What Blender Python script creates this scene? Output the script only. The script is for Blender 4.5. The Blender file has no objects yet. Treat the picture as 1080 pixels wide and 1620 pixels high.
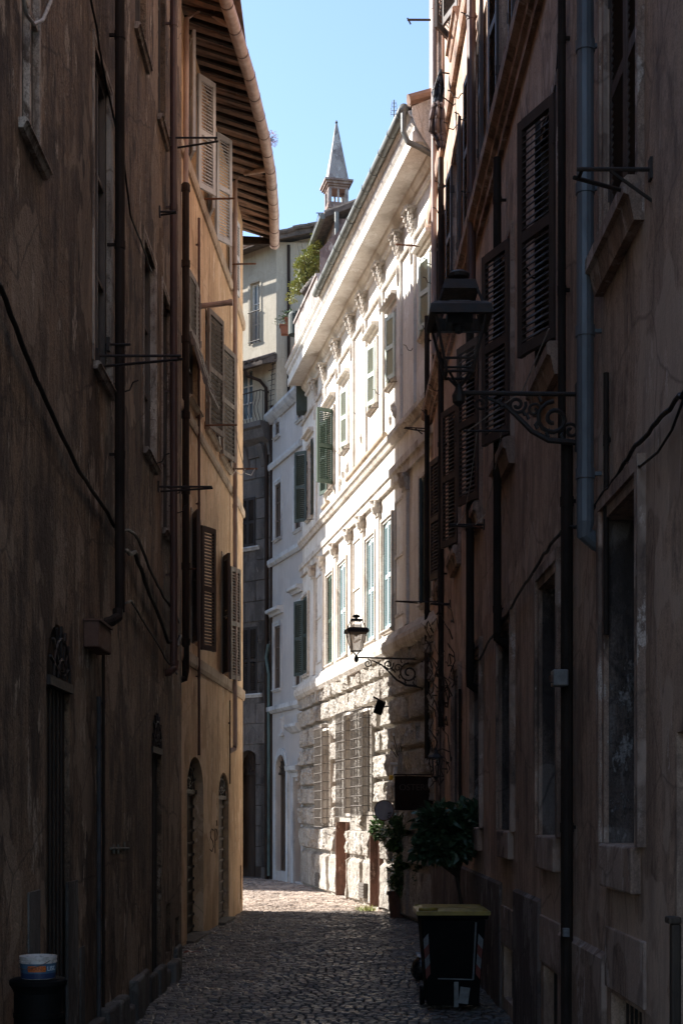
import bpy, math, random
from mathutils import Vector, Matrix, noise
R = math.radians
rnd = random.Random(7)
# ------------------------------------------------------------------ camera, sky, sun, exposure
scn = bpy.context.scene
CAMH, FPX, CX, HY = 2.1, 2250.0, 540.0, 1280.0        # eye height, focal length and principal point (photo pixels)
cam = bpy.data.cameras.new('camera'); cam_o = bpy.data.objects.new('camera', cam)
scn.collection.objects.link(cam_o); scn.camera = cam_o
cam_o.location = (0, 0, CAMH); cam_o.rotation_euler = (R(90), 0, 0)
cam.sensor_fit = 'VERTICAL'; cam.sensor_height = 36.0; cam.lens = 36.0*FPX/1620.0
cam.shift_y = (HY-810.0)/1620.0
cam.clip_start = 0.1; cam.clip_end = 3000
SUN_H = Vector((-3.1, 1.2)).normalized(); SUN_EL = R(38)
w = bpy.data.worlds.new('World'); scn.world = w; w.use_nodes = True
nt = w.node_tree; nt.nodes.clear()
sky = nt.nodes.new('ShaderNodeTexSky'); sky.sky_type = 'NISHITA'; sky.sun_disc = False
sky.sun_elevation = SUN_EL; sky.sun_rotation = math.atan2(SUN_H.x, SUN_H.y)
sky.air_density = 1.0; sky.dust_density = 0.6; sky.ozone_density = 2.2
bg = nt.nodes.new('ShaderNodeBackground'); bg.inputs[1].default_value = 0.108
wo = nt.nodes.new('ShaderNodeOutputWorld')
nt.links.new(sky.outputs[0], bg.inputs[0]); nt.links.new(bg.outputs[0], wo.inputs[0])
sl = bpy.data.lights.new('sun', 'SUN'); sl.energy = 5.0; sl.angle = R(0.53); sl.color = (1.0, 0.965, 0.91)
so = bpy.data.objects.new('sun', sl); scn.collection.objects.link(so)
sd = Vector((SUN_H.x*math.cos(SUN_EL), SUN_H.y*math.cos(SUN_EL), math.sin(SUN_EL)))
so.rotation_euler = sd.to_track_quat('Z', 'Y').to_euler(); so.location = (-10, 10, 40)
scn.view_settings.view_transform = 'Standard'; scn.view_settings.look = 'None'
scn.view_settings.exposure = 1.66; scn.view_settings.gamma = 1.0
scn.cycles.max_bounces = 8; scn.cycles.diffuse_bounces = 5

# ------------------------------------------------------------------ materials
def N(t, kind, **kw):
    n = t.nodes.new(kind)
    for k, v in kw.items():
        if hasattr(n, k): setattr(n, k, v)
        else: n.inputs[k].default_value = v
    return n
def base(name, rough=0.8, spec=0.3):
    m = bpy.data.materials.new(name); m.use_nodes = True
    t = m.node_tree; b = t.nodes['Principled BSDF']
    b.inputs['Roughness'].default_value = rough
    b.inputs['Specular IOR Level'].default_value = spec
    return m, t, b
def c4(c): return (c[0], c[1], c[2], 1.0)
def posn(t, sc):
    g = t.nodes.new('ShaderNodeNewGeometry'); mp = t.nodes.new('ShaderNodeMapping')
    mp.inputs['Scale'].default_value = sc
    t.links.new(g.outputs['Position'], mp.inputs['Vector']); return mp.outputs[0]
def nz(t, vec, scale, detail=5, rough=0.6):
    n = N(t, 'ShaderNodeTexNoise'); n.inputs['Scale'].default_value = scale
    n.inputs['Detail'].default_value = detail; n.inputs['Roughness'].default_value = rough
    t.links.new(vec, n.inputs['Vector']); return n.outputs['Fac']
def ramp(t, fac, a, b, v0=0.0, v1=1.0):
    n = N(t, 'ShaderNodeMapRange'); n.inputs[1].default_value = a; n.inputs[2].default_value = b
    n.inputs[3].default_value = v0; n.inputs[4].default_value = v1
    t.links.new(fac, n.inputs[0]); return n.outputs[0]
def mixc(t, fac, a, b):
    n = N(t, 'ShaderNodeMix'); n.data_type = 'RGBA'
    if isinstance(fac, float): n.inputs[0].default_value = fac
    else: t.links.new(fac, n.inputs[0])
    for i, v in ((6, a), (7, b)):
        if isinstance(v, tuple): n.inputs[i].default_value = c4(v)
        else: t.links.new(v, n.inputs[i])
    return n.outputs[2]
def bumpn(t, b, h, strength, dist=0.02):
    n = N(t, 'ShaderNodeBump'); n.inputs['Strength'].default_value = strength; n.inputs['Distance'].default_value = dist
    t.links.new(h, n.inputs['Height']); t.links.new(n.outputs[0], b.inputs['Normal'])
def addn(t, a, b, wb=1.0):
    n = N(t, 'ShaderNodeMath'); n.operation = 'MULTIPLY_ADD'
    t.links.new(b, n.inputs[0]); n.inputs[1].default_value = wb; t.links.new(a, n.inputs[2]); return n.outputs[0]
def plaster(name, c1, c2, dark, pale, streak=0.6, peel=0.56, bump=0.5, fine=30.0, rough=0.85, dk=0.52, dist=0.03):
    """weathered lime plaster: broad tonal drift, vertical run-off streaks, dark stains, pale flaked patches"""
    m, t, b = base(name, rough, 0.25)
    p = posn(t, (1, 1, 1)); ps = posn(t, (1, 1, 0.13)); pm = posn(t, (1, 1, 0.45))
    broad = nz(t, p, 0.55, 6, 0.65)
    col = mixc(t, ramp(t, broad, 0.42, 0.58), c1, c2)
    st = nz(t, ps, 5.5, 8, 0.7)
    col = mixc(t, ramp(t, st, 0.46, 0.62, 0.0, streak), col, dark)
    st2 = nz(t, ps, 13.0, 6, 0.7)
    col = mixc(t, ramp(t, st2, 0.55, 0.68, 0.0, streak*0.75), col, pale)
    pat = nz(t, pm, 1.7, 9, 0.68)
    col = mixc(t, ramp(t, pat, dk, dk+0.07, 0.0, 0.8), col, dark)
    pl = nz(t, pm, 2.6, 10, 0.72)
    peelm = ramp(t, pl, peel-.03, peel-.01)
    col = mixc(t, peelm, col, pale)
    grit = nz(t, p, fine*3, 3, 0.7)
    col = mixc(t, ramp(t, grit, 0.42, 0.62, 0.0, 0.4), col, dark)
    sp = nz(t, posn(t, (1, 1, .5)), 24.0, 4, 0.75)
    col = mixc(t, ramp(t, sp, 0.55, 0.60, 0.0, 0.55*min(1, streak*1.5)), col, dark)
    # sharp-edged old repairs and hairline cracks
    rp = nz(t, posn(t, (1, 1, .8)), 0.9, 3, 0.55); rep = ramp(t, rp, 0.575, 0.585, 0.0, min(0.5, streak))
    col = mixc(t, rep, col, mixc(t, 0.5, c1, pale))
    rp2 = nz(t, posn(t, (1.3, 1.3, .6)), 1.3, 4, 0.6)
    col = mixc(t, ramp(t, rp2, 0.60, 0.612, 0.0, min(0.45, streak)), col, mixc(t, 0.5, c2, dark))
    dv = N(t, 'ShaderNodeMix'); dv.data_type = 'VECTOR'; dv.inputs[0].default_value = 0.16
    nc = N(t, 'ShaderNodeTexNoise'); nc.inputs['Scale'].default_value = 2.2; nc.inputs['Detail'].default_value = 6; t.links.new(p, nc.inputs['Vector'])
    t.links.new(p, dv.inputs[4]); t.links.new(nc.outputs['Color'], dv.inputs[5])
    vo = N(t, 'ShaderNodeTexVoronoi'); vo.feature = 'DISTANCE_TO_EDGE'; vo.inputs['Scale'].default_value = 0.75; t.links.new(dv.outputs[1], vo.inputs['Vector'])
    crk = ramp(t, vo.outputs['Distance'], 0.0, 0.010, 0.65*min(1, streak*1.6), 0.0)
    col = mixc(t, crk, col, dark)
    t.links.new(col, b.inputs['Base Color'])
    h = addn(t, nz(t, p, fine, 5, 0.7), nz(t, p, 4.0, 4, 0.6), 1.6)
    h = addn(t, h, peelm, -0.8); h = addn(t, h, st, 1.5); h = addn(t, h, pat, 1.2); h = addn(t, h, sp, 1.0)
    bumpn(t, b, h, bump, dist)
    return m
def simple(name, c, c2=None, rough=0.5, spec=0.5, scale=6.0, bump=0.15, metallic=0.0, fine=60.0, stretch=(1, 1, 1), lo=.42, hi=.66):
    m, t, b = base(name, rough, spec); b.inputs['Metallic'].default_value = metallic
    p = posn(t, stretch)
    c2 = c2 or tuple(x*0.55 for x in c)
    col = mixc(t, ramp(t, nz(t, p, scale, 7, 0.68), lo, hi), c, c2)
    t.links.new(col, b.inputs['Base Color'])
    t.links.new(ramp(t, nz(t, p, scale*2, 5), 0.3, 0.7, max(0.05, rough-0.12), min(1, rough+0.15)), b.inputs['Roughness'])
    if bump: bumpn(t, b, nz(t, p, fine, 4, 0.6), bump, 0.01)
    return m
M = {}
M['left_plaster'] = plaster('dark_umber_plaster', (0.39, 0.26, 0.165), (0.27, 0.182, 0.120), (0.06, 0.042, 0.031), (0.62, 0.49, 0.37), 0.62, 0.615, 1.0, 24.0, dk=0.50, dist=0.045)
M['ochre'] = plaster('ochre_plaster', (0.70, 0.49, 0.30), (0.57, 0.385, 0.225), (0.30, 0.185, 0.105), (0.78, 0.63, 0.46), 0.5, 0.63, 0.35, 30, dk=0.54)
M['brown'] = plaster('rose_brown_plaster', (0.64, 0.43, 0.30), (0.51, 0.34, 0.245), (0.17, 0.11, 0.085), (0.70, 0.55, 0.45), 0.55, 0.665, 0.3, 30, dk=0.55)
M['brown_trim'] = plaster('worn_brown_stone_trim', (0.48, 0.31, 0.225), (0.36, 0.24, 0.18), (0.11, 0.075, 0.06), (0.64, 0.51, 0.43), 0.5, 0.60, 0.4, 30)
M['palace'] = plaster('travertine_plaster', (0.76, 0.72, 0.66), (0.68, 0.64, 0.58), (0.44, 0.38, 0.32), (0.82, 0.79, 0.75), 0.4, 0.60, 0.35, 22, dk=0.58)
M['palace_trim'] = plaster('old_travertine_trim', (0.69, 0.65, 0.59), (0.59, 0.54, 0.48), (0.28, 0.22, 0.17), (0.78, 0.73, 0.65), 0.45, 0.60, 0.6, 16, dk=0.56)
M['rustic'] = plaster('rough_hewn_travertine', (0.58, 0.53, 0.46), (0.47, 0.42, 0.36), (0.15, 0.12, 0.10), (0.70, 0.65, 0.58), 0.35, 0.60, 1.0, 11, dk=0.57, dist=0.06)
M['grey_plaster'] = plaster('grey_blue_plaster', (0.49, 0.47, 0.45), (0.42, 0.40, 0.385), (0.33, 0.32, 0.33), (0.62, 0.62, 0.62), 0.22, 0.72, 0.2, 26, dk=0.64)
M['grey_trim'] = plaster('pale_grey_trim', (0.57, 0.59, 0.60), (0.49, 0.51, 0.52), (0.28, 0.29, 0.31), (0.70, 0.73, 0.74), 0.28, 0.68, 0.3, 26)
M['dark_stone'] = plaster('sooty_ashlar', (0.15, 0.14, 0.135), (0.11, 0.105, 0.10), (0.05, 0.046, 0.045), (0.24, 0.22, 0.21), 0.4, 0.66, 0.5, 20)
M['cream'] = plaster('cream_render', (0.44, 0.39, 0.31), (0.39, 0.35, 0.28), (0.25, 0.22, 0.17), (0.52, 0.48, 0.40), 0.35, 0.70, 0.15, 30, dk=0.62)
M['parapet'] = plaster('parapet_render', (0.46, 0.40, 0.36), (0.36, 0.31, 0.29), (0.16, 0.13, 0.12), (0.56, 0.52, 0.48), 0.7, 0.62, 0.3, 24)
M['attic'] = plaster('attic_red_render', (0.27, 0.19, 0.165), (0.20, 0.145, 0.13), (0.09, 0.065, 0.06), (0.42, 0.36, 0.32), 0.4, 0.6, 0.4, 20)
M['red_plaster'] = plaster('red_plaster', (0.25, 0.135, 0.10), (0.20, 0.115, 0.09), (0.10, 0.07, 0.055), (0.42, 0.33, 0.27), 0.4, 0.60, 0.3, 26)
M['tower'] = plaster('tower_stone', (0.40, 0.34, 0.31), (0.30, 0.255, 0.24), (0.15, 0.12, 0.11), (0.55, 0.50, 0.46), 0.4, 0.57, 0.4, 8)
M['brick_trim'] = plaster('tower_brick_trim', (0.36, 0.235, 0.19), (0.28, 0.19, 0.155), (0.13, 0.09, 0.08), (0.5, 0.42, 0.36), 0.3, 0.6, 0.4, 12)
M['patch'] = plaster('pale_repair_render', (0.16, 0.15, 0.135), (0.12, 0.11, 0.10), (0.05, 0.045, 0.04), (0.22, 0.21, 0.19), 0.6, 0.64, 0.4, 26)
M['stone_sill'] = plaster('pale_sill_stone', (0.50, 0.40, 0.30), (0.42, 0.33, 0.24), (0.2, 0.14, 0.1), (0.6, 0.52, 0.42), 0.3, 0.66, 0.2, 26)
M['old_frame'] = plaster('old_limewashed_reveal', (0.56, 0.47, 0.39), (0.42, 0.34, 0.28), (0.12, 0.085, 0.065), (0.68, 0.61, 0.53), 0.7, 0.58, 0.4, 26)
M['plinth'] = plaster('damp_dark_plinth', (0.20, 0.14, 0.115), (0.14, 0.10, 0.085), (0.05, 0.04, 0.035), (0.34, 0.28, 0.25), 0.5, 0.6, 0.6, 22)
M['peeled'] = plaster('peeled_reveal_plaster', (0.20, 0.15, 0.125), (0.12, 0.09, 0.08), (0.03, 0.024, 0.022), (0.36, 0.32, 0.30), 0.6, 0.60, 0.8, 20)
M['iron'] = simple('black_iron', (0.016, 0.013, 0.012), (0.045, 0.026, 0.018), 0.6, 0.4, 14, 0.3)
M['rust'] = simple('rusty_iron', (0.20, 0.095, 0.055), (0.09, 0.045, 0.03), 0.8, 0.2, 18, 0.4)
M['grille'] = simple('weathered_grey_iron', (0.13, 0.115, 0.10), (0.055, 0.042, 0.035), 0.6, 0.4, 20, 0.3)
M['pipe_dark'] = simple('dark_copper_pipe', (0.034, 0.023, 0.018), (0.016, 0.012, 0.010), 0.7, 0.12, 5, 0.1, stretch=(1, 1, .3))
M['pipe_brown'] = simple('red_brown_painted_pipe', (0.105, 0.048, 0.036), (0.06, 0.032, 0.026), 0.5, 0.4, 5, 0.1, stretch=(1, 1, .3))
M['pipe_grey'] = simple('grey_zinc_pipe', (0.135, 0.145, 0.16), (0.085, 0.09, 0.10), 0.45, 0.5, 4, 0.1, stretch=(1, 1, .3))
M['conduit_grey'] = simple('dull_conduit', (0.07, 0.068, 0.07), (0.04, 0.038, 0.038), 0.7, 0.15, 5, 0.1)
M['pipe_pale'] = simple('pale_painted_pipe', (0.40, 0.29, 0.24), (0.25, 0.17, 0.14), 0.5, 0.4, 5, 0.1, stretch=(1, 1, .3))
M['pipe_green'] = simple('verdigris_pipe', (0.075, 0.12, 0.12), (0.03, 0.045, 0.045), 0.6, 0.3, 4, 0.1, stretch=(1, 1, .3))
M['gutter_grey'] = simple('weathered_lead_gutter', (0.14, 0.145, 0.13), (0.085, 0.088, 0.08), 0.5, 0.5, 4, 0.1)
M['shutter_dark'] = simple('dark_brown_shutter_paint', (0.055, 0.036, 0.030), (0.08, 0.055, 0.045), 0.6, 0.4, 9, 0.15, stretch=(1, 1, .4))
M['shutter_green'] = simple('faded_green_shutter_paint', (0.55, 0.60, 0.52), (0.44, 0.50, 0.42), 0.55, 0.4, 9, 0.15, stretch=(1, 1, .4))
M['shutter_green2'] = simple('bottle_green_shutter_paint', (0.040, 0.066, 0.046), (0.028, 0.048, 0.034), 0.5, 0.4, 9, 0.15, stretch=(1, 1, .4))
M['shutter_teal'] = simple('pale_teal_shutter_paint', (0.38, 0.51, 0.53), (0.29, 0.42, 0.45), 0.55, 0.4, 9, 0.15, stretch=(1, 1, .4))
M['shutter_beige'] = simple('beige_shutter_paint', (0.52, 0.54, 0.56), (0.43, 0.44, 0.45), 0.6, 0.3, 8, 0.15, stretch=(1, 1, .4))
M['shutter_brown'] = simple('grey_brown_shutter_wood', (0.20, 0.17, 0.145), (0.12, 0.10, 0.085), 0.65, 0.3, 9, 0.25, stretch=(1, 1, .3))
M['shutter_shade'] = simple('shaded_green_shutter_paint', (0.045, 0.06, 0.052), (0.03, 0.04, 0.036), 0.6, 0.3, 9, 0.15, stretch=(1, 1, .4))  # dark shutter copy, shade of the palace's unlit bays put into the colour
M['door_dark'] = simple('old_dark_door_wood', (0.026, 0.018, 0.014), (0.055, 0.038, 0.028), 0.65, 0.3, 7, 0.4, stretch=(1, 1, .15))
M['door_brown'] = simple('brown_door_wood', (0.075, 0.052, 0.038), (0.04, 0.028, 0.021), 0.65, 0.3, 7, 0.4, stretch=(1, 1, .2))
M['wood_frame'] = simple('grey_window_wood', (0.13, 0.105, 0.088), (0.075, 0.06, 0.05), 0.6, 0.3, 9, 0.3, stretch=(1, 1, .2))
M['white_frame'] = simple('white_window_paint', (0.55, 0.54, 0.51), (0.40, 0.39, 0.37), 0.5, 0.4, 9, 0.2)
M['rafter'] = simple('old_rafter_wood', (0.062, 0.038, 0.026), (0.014, 0.010, 0.008), 0.8, 0.2, 5, 0.7, fine=26, stretch=(.35, 1, 1), lo=.38, hi=.6)
M['board'] = simple('soot_dark_eave_boards', (0.028, 0.018, 0.013), (0.012, 0.008, 0.006), 0.85, 0.2, 7, 0.6, fine=24)
M['tile'] = simple('old_roof_tile', (0.30, 0.19, 0.14), (0.15, 0.115, 0.095), 0.85, 0.2, 3.5, 0.5, fine=30)
M['tile_dark'] = simple('lichened_dark_tile', (0.13, 0.105, 0.09), (0.06, 0.05, 0.045), 0.85, 0.2, 6, 0.5, fine=30)
M['terracotta'] = simple('terracotta', (0.30, 0.125, 0.075), (0.20, 0.09, 0.06), 0.8, 0.2, 8, 0.3)
M['old_pot'] = simple('dirty_terracotta', (0.14, 0.07, 0.05), (0.075, 0.045, 0.035), 0.8, 0.2, 6, 0.3)
M['shutter_black'] = simple('near_black_shutter_paint', (0.025, 0.022, 0.022), (0.045, 0.04, 0.038), 0.6, 0.3, 9, 0.15, stretch=(1, 1, .4))
M['cable'] = simple('black_cable_rubber', (0.012, 0.011, 0.011), (0.03, 0.025, 0.022), 0.6, 0.3, 20, 0.1)
M['wire_white'] = simple('pale_wire', (0.45, 0.42, 0.38), (0.3, 0.28, 0.25), 0.6, 0.3, 20, 0.0)
M['box_brown'] = simple('brown_painted_box', (0.15, 0.085, 0.062), (0.11, 0.062, 0.047), 0.75, 0.12, 9, 0.1)
M['box_grey'] = simple('grey_plastic_box', (0.20, 0.19, 0.18), (0.14, 0.13, 0.125), 0.5, 0.4, 9, 0.1)
M['bin_black'] = simple('black_bin_plastic', (0.004, 0.004, 0.004), (0.007, 0.007, 0.007), 0.7, 0.12, 5, 0.2, fine=90)
M['bin_yellow'] = simple('scuffed_yellow_plastic', (0.34, 0.235, 0.035), (0.20, 0.14, 0.025), 0.4, 0.5, 9, 0.15)
M['refl_white'] = simple('reflective_white_tape', (0.20, 0.205, 0.215), (0.10, 0.10, 0.105), 0.6, 0.3, 12, 0.0)
M['refl_red'] = simple('reflective_red_tape', (0.16, 0.02, 0.014), (0.09, 0.015, 0.01), 0.4, 0.5, 12, 0.0)
M['rim_grey'] = simple('grey_metal_edging', (0.22, 0.23, 0.23), (0.14, 0.14, 0.14), 0.45, 0.5, 12, 0.1)
M['bag'] = simple('black_refuse_bag', (0.006, 0.006, 0.007), (0.012, 0.012, 0.014), 0.22, 0.6, 7, 0.6, fine=24)
M['paper'] = simple('crumpled_white_paper', (0.7, 0.7, 0.72), (0.5, 0.5, 0.52), 0.7, 0.2, 12, 0.4)
M['bucket_white'] = simple('stained_white_plastic', (0.62, 0.57, 0.53), (0.30, 0.25, 0.22), 0.4, 0.5, 30, 0.1, lo=.5, hi=.7)
M['label_blue'] = simple('blue_bucket_label', (0.05, 0.115, 0.19), (0.08, 0.15, 0.22), 0.4, 0.5, 12, 0.0)
M['label_navy'] = simple('navy_bucket_label', (0.014, 0.03, 0.09), (0.02, 0.04, 0.10), 0.4, 0.5, 12, 0.0)
M['label_orange'] = simple('orange_bucket_label', (0.62, 0.16, 0.03), (0.5, 0.12, 0.03), 0.4, 0.5, 12, 0.0)
M['label_text'] = simple('pale_label_letters', (0.62, 0.66, 0.70), (0.5, 0.55, 0.6), 0.5, 0.4, 12, 0.0)
M['label_red'] = simple('dark_orange_letters', (0.36, 0.06, 0.015), (0.3, 0.05, 0.015), 0.5, 0.4, 12, 0.0)
M['sign_board'] = simple('dark_brown_sign_board', (0.020, 0.010, 0.007), (0.030, 0.016, 0.011), 0.8, 0.1, 7, 0.2)
M['sign_text'] = simple('faded_sign_letters', (0.085, 0.050, 0.034), (0.06, 0.036, 0.026), 0.6, 0.3, 12, 0.1)
M['disc'] = simple('grey_white_disc', (0.36, 0.35, 0.37), (0.24, 0.23, 0.25), 0.5, 0.4, 4, 0.1)
M['disc_mark'] = simple('dark_disc_mark', (0.06, 0.055, 0.06), (0.04, 0.035, 0.04), 0.5, 0.4, 4, 0.0)
M['yellow'] = simple('yellow_glass_shade', (0.85, 0.48, 0.05), (0.75, 0.38, 0.04), 0.4, 0.5, 9, 0.0)
M['white_enamel'] = simple('white_enamel', (0.70, 0.68, 0.66), (0.5, 0.48, 0.46), 0.45, 0.5, 9, 0.0)
M['cloth_grey'] = simple('taupe_cloth', (0.16, 0.125, 0.12), (0.12, 0.095, 0.09), 0.9, 0.1, 9, 0.3)
M['cloth_blue'] = simple('dark_blue_cloth', (0.035, 0.045, 0.062), (0.022, 0.028, 0.04), 0.9, 0.1, 9, 0.3)
M['graffiti'] = simple('grey_spray_paint', (0.23, 0.21, 0.17), (0.16, 0.15, 0.12), 0.8, 0.2, 30, 0.0)
M['graffiti_dark'] = simple('dark_spray_paint', (0.06, 0.045, 0.035), (0.10, 0.07, 0.05), 0.8, 0.2, 30, 0.0)
M['leaf'] = simple('dark_green_leaf', (0.085, 0.15, 0.045), (0.045, 0.085, 0.028), 0.35, 0.5, 9, 0.0)
M['leaf_dark'] = simple('glossy_dark_leaf', (0.055, 0.095, 0.045), (0.030, 0.055, 0.028), 0.35, 0.5, 9, 0.0)
M['leaf_light'] = simple('yellow_green_leaf', (0.36, 0.36, 0.12), (0.17, 0.21, 0.07), 0.5, 0.3, 9, 0.0)
M['flower'] = simple('dry_pink_flower', (0.55, 0.24, 0.20), (0.40, 0.20, 0.15), 0.8, 0.2, 20, 0.0)
M['bark'] = simple('grey_brown_bark', (0.07, 0.05, 0.038), (0.035, 0.025, 0.02), 0.85, 0.2, 12, 0.5)
M['dark_void'] = simple('unlit_room_interior', (0.012, 0.011, 0.010), (0.02, 0.018, 0.016), 0.9, 0.1, 4, 0.0)
M['sheet'] = simple('tar_roof_sheet', (0.16, 0.14, 0.13), (0.10, 0.09, 0.085), 0.85, 0.2, 4, 0.2)
def glass(name, c, rough=0.06, spec=0.8):
    m, t, b = base(name, rough, spec)
    p = posn(t, (1, 1, 1))
    t.links.new(mixc(t, ramp(t, nz(t, p, 3.0, 6), .35, .7), c, tuple(x*0.5 for x in c)), b.inputs['Base Color'])
    bumpn(t, b, nz(t, p, 2.5, 2), 0.08, 0.02)
    return m
M['pane'] = glass('window_pane', (0.035, 0.040, 0.045))
M['pane_blue'] = glass('sky_tinted_pane', (0.16, 0.21, 0.25), 0.12, 0.9)  # blue of the reflected sky put into the pane's base colour
def lampglass(name, col, alpha):
    m, t, b = base(name, 0.25, 0.5)
    p = posn(t, (1, 1, 1))
    t.links.new(mixc(t, ramp(t, nz(t, p, 22.0, 7, .7), .5, .7), col, tuple(x*0.45 for x in col)), b.inputs['Base Color'])
    tr = t.nodes.new('ShaderNodeBsdfTransparent'); tl = t.nodes.new('ShaderNodeBsdfTranslucent')
    tl.inputs[0].default_value = c4(col)
    m1 = t.nodes.new('ShaderNodeMixShader'); m1.inputs[0].default_value = 0.55
    t.links.new(b.outputs[0], m1.inputs[1]); t.links.new(tl.outputs[0], m1.inputs[2])
    m2 = t.nodes.new('ShaderNodeMixShader'); m2.inputs[0].default_value = alpha
    t.links.new(tr.outputs[0], m2.inputs[1]); t.links.new(m1.outputs[0], m2.inputs[2])
    t.links.new(m2.outputs[0], t.nodes['Material Output'].inputs[0])
    return m
M['lamp_frost'] = lampglass('dusty_frosted_glass', (0.88, 0.70, 0.54), 0.60)
M['lamp_clear'] = lampglass('thin_clear_glass', (0.5, 0.5, 0.5), 0.06)
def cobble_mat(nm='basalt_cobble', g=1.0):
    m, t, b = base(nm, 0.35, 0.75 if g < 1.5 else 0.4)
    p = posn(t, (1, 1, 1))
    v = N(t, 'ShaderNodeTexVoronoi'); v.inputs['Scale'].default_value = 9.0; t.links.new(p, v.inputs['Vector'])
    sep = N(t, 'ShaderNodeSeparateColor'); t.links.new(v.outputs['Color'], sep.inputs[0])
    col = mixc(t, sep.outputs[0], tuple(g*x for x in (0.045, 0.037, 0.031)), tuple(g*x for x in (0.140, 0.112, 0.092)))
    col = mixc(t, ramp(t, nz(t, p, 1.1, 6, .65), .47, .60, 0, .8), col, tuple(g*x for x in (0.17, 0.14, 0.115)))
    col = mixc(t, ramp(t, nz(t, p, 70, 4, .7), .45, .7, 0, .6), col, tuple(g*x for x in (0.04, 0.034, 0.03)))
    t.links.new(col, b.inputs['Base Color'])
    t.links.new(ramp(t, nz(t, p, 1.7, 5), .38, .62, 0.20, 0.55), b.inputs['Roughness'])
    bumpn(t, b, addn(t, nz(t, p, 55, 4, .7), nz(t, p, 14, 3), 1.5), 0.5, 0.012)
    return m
M['cobble'] = cobble_mat(g=.8); M['cobble_sunlit'] = cobble_mat('sun_brightened_cobble', 3.6)  # second cobble: sunlight on the square put into a much lighter stone colour
M['joint'] = simple('dirt_joint_sand', (0.024, 0.02, 0.017), (0.012, 0.010, 0.009), 0.95, 0.1, 6, 0.5)

# ------------------------------------------------------------------ mesh helpers
WL = {}
C = scn.collection
def tag(o, label=None, cat=None, group=None, kind=None):
    if label: o['label'] = label
    if cat: o['category'] = cat
    if group: o['group'] = group
    if kind: o['kind'] = kind
    return o
def thing(name, loc, label, cat, group=None):
    o = bpy.data.objects.new(name, None); C.objects.link(o); o.empty_display_size = 0.2
    o.location = Vector(loc); WL[o] = Vector(loc); tag(o, label, cat, group); return o
class MB:
    def __init__(s): s.v = []; s.f = []; s.m = []; s.mi = 0
    def poly(s, pts):
        n = len(s.v); s.v += [Vector(p) for p in pts]; s.f.append(list(range(n, n+len(pts)))); s.m.append(s.mi)
    def hexa(s, p):                       # p: 4 bottom (ccw), 4 top
        n = len(s.v); s.v += [Vector(q) for q in p]
        for q in ((3, 2, 1, 0), (4, 5, 6, 7), (0, 1, 5, 4), (1, 2, 6, 5), (2, 3, 7, 6), (3, 0, 4, 7)):
            s.f.append([n+i for i in q]); s.m.append(s.mi)
    def box(s, c, d, rot=None):
        c = Vector(c); x, y, z = d[0]/2, d[1]/2, d[2]/2
        P = [Vector(q) for q in ((-x, -y, -z), (x, -y, -z), (x, y, -z), (-x, y, -z), (-x, -y, z), (x, -y, z), (x, y, z), (-x, y, z))]
        if rot is not None: P = [rot @ q for q in P]
        s.hexa([q+c for q in P])
    def tube(s, pts, r, n=8, cap=True):
        pts = [Vector(p) for p in pts]; k = len(pts)
        rr = r if isinstance(r, (list, tuple)) else [r]*k
        b = len(s.v); up = None
        for i, p in enumerate(pts):
            t = (pts[min(i+1, k-1)]-pts[max(i-1, 0)]).normalized()
            if up is None: up = Vector((0, 0, 1)) if abs(t.z) < 0.9 else Vector((1, 0, 0))
            a = t.cross(up)
            if a.length < 1e-4: up = Vector((0, 1, 0)); a = t.cross(up)
            a.normalize(); c2 = t.cross(a).normalized(); up = -c2 if (-c2).dot(up) > 0 else c2
            for j in range(n):
                an = 2*math.pi*j/n
                s.v.append(p+(a*math.cos(an)+c2*math.sin(an))*rr[i])
        for i in range(k-1):
            for j in range(n):
                s.f.append([b+i*n+j, b+i*n+(j+1) % n, b+(i+1)*n+(j+1) % n, b+(i+1)*n+j]); s.m.append(s.mi)
        if cap:
            s.f.append([b+j for j in range(n)][::-1]); s.m.append(s.mi)
            s.f.append([b+(k-1)*n+j for j in range(n)]); s.m.append(s.mi)
    def lathe(s, o, prof, n=16, a0=0.0, sx=1.0, sy=1.0):
        o = Vector(o); b = len(s.v)
        for r, z in prof:
            for j in range(n):
                an = a0+2*math.pi*j/n; s.v.append(o+Vector((r*math.cos(an)*sx, r*math.sin(an)*sy, z)))
        for i in range(len(prof)-1):
            for j in range(n):
                s.f.append([b+i*n+j, b+i*n+(j+1) % n, b+(i+1)*n+(j+1) % n, b+(i+1)*n+j]); s.m.append(s.mi)
        s.f.append([b+j for j in range(n)][::-1]); s.m.append(s.mi)
        e = b+(len(prof)-1)*n; s.f.append([e+j for j in range(n)]); s.m.append(s.mi)
    def build(s, name, mat, parent=None, smooth=False, bevel=0.0, origin=None):
        if not s.v: return None
        if origin is None:
            c = Vector((0, 0, 0))
            for p in s.v: c += p
            c /= len(s.v)
        else: c = Vector(origin)
        me = bpy.data.meshes.new(name); me.from_pydata([p-c for p in s.v], [], s.f); me.update()
        mats = mat if isinstance(mat, (list, tuple)) else [mat]
        for q in mats: me.materials.append(q)
        if len(mats) > 1: me.polygons.foreach_set('material_index', s.m)
        if smooth: me.polygons.foreach_set('use_smooth', [True]*len(me.polygons))
        o = bpy.data.objects.new(name, me); C.objects.link(o)
        if parent is not None: o.parent = parent; o.location = c-WL[parent]
        else: o.location = c
        WL[o] = c
        if bevel:
            b = o.modifiers.new('bevel', 'BEVEL'); b.width = bevel; b.segments = 2; b.limit_method = 'ANGLE'
        return o
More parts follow.
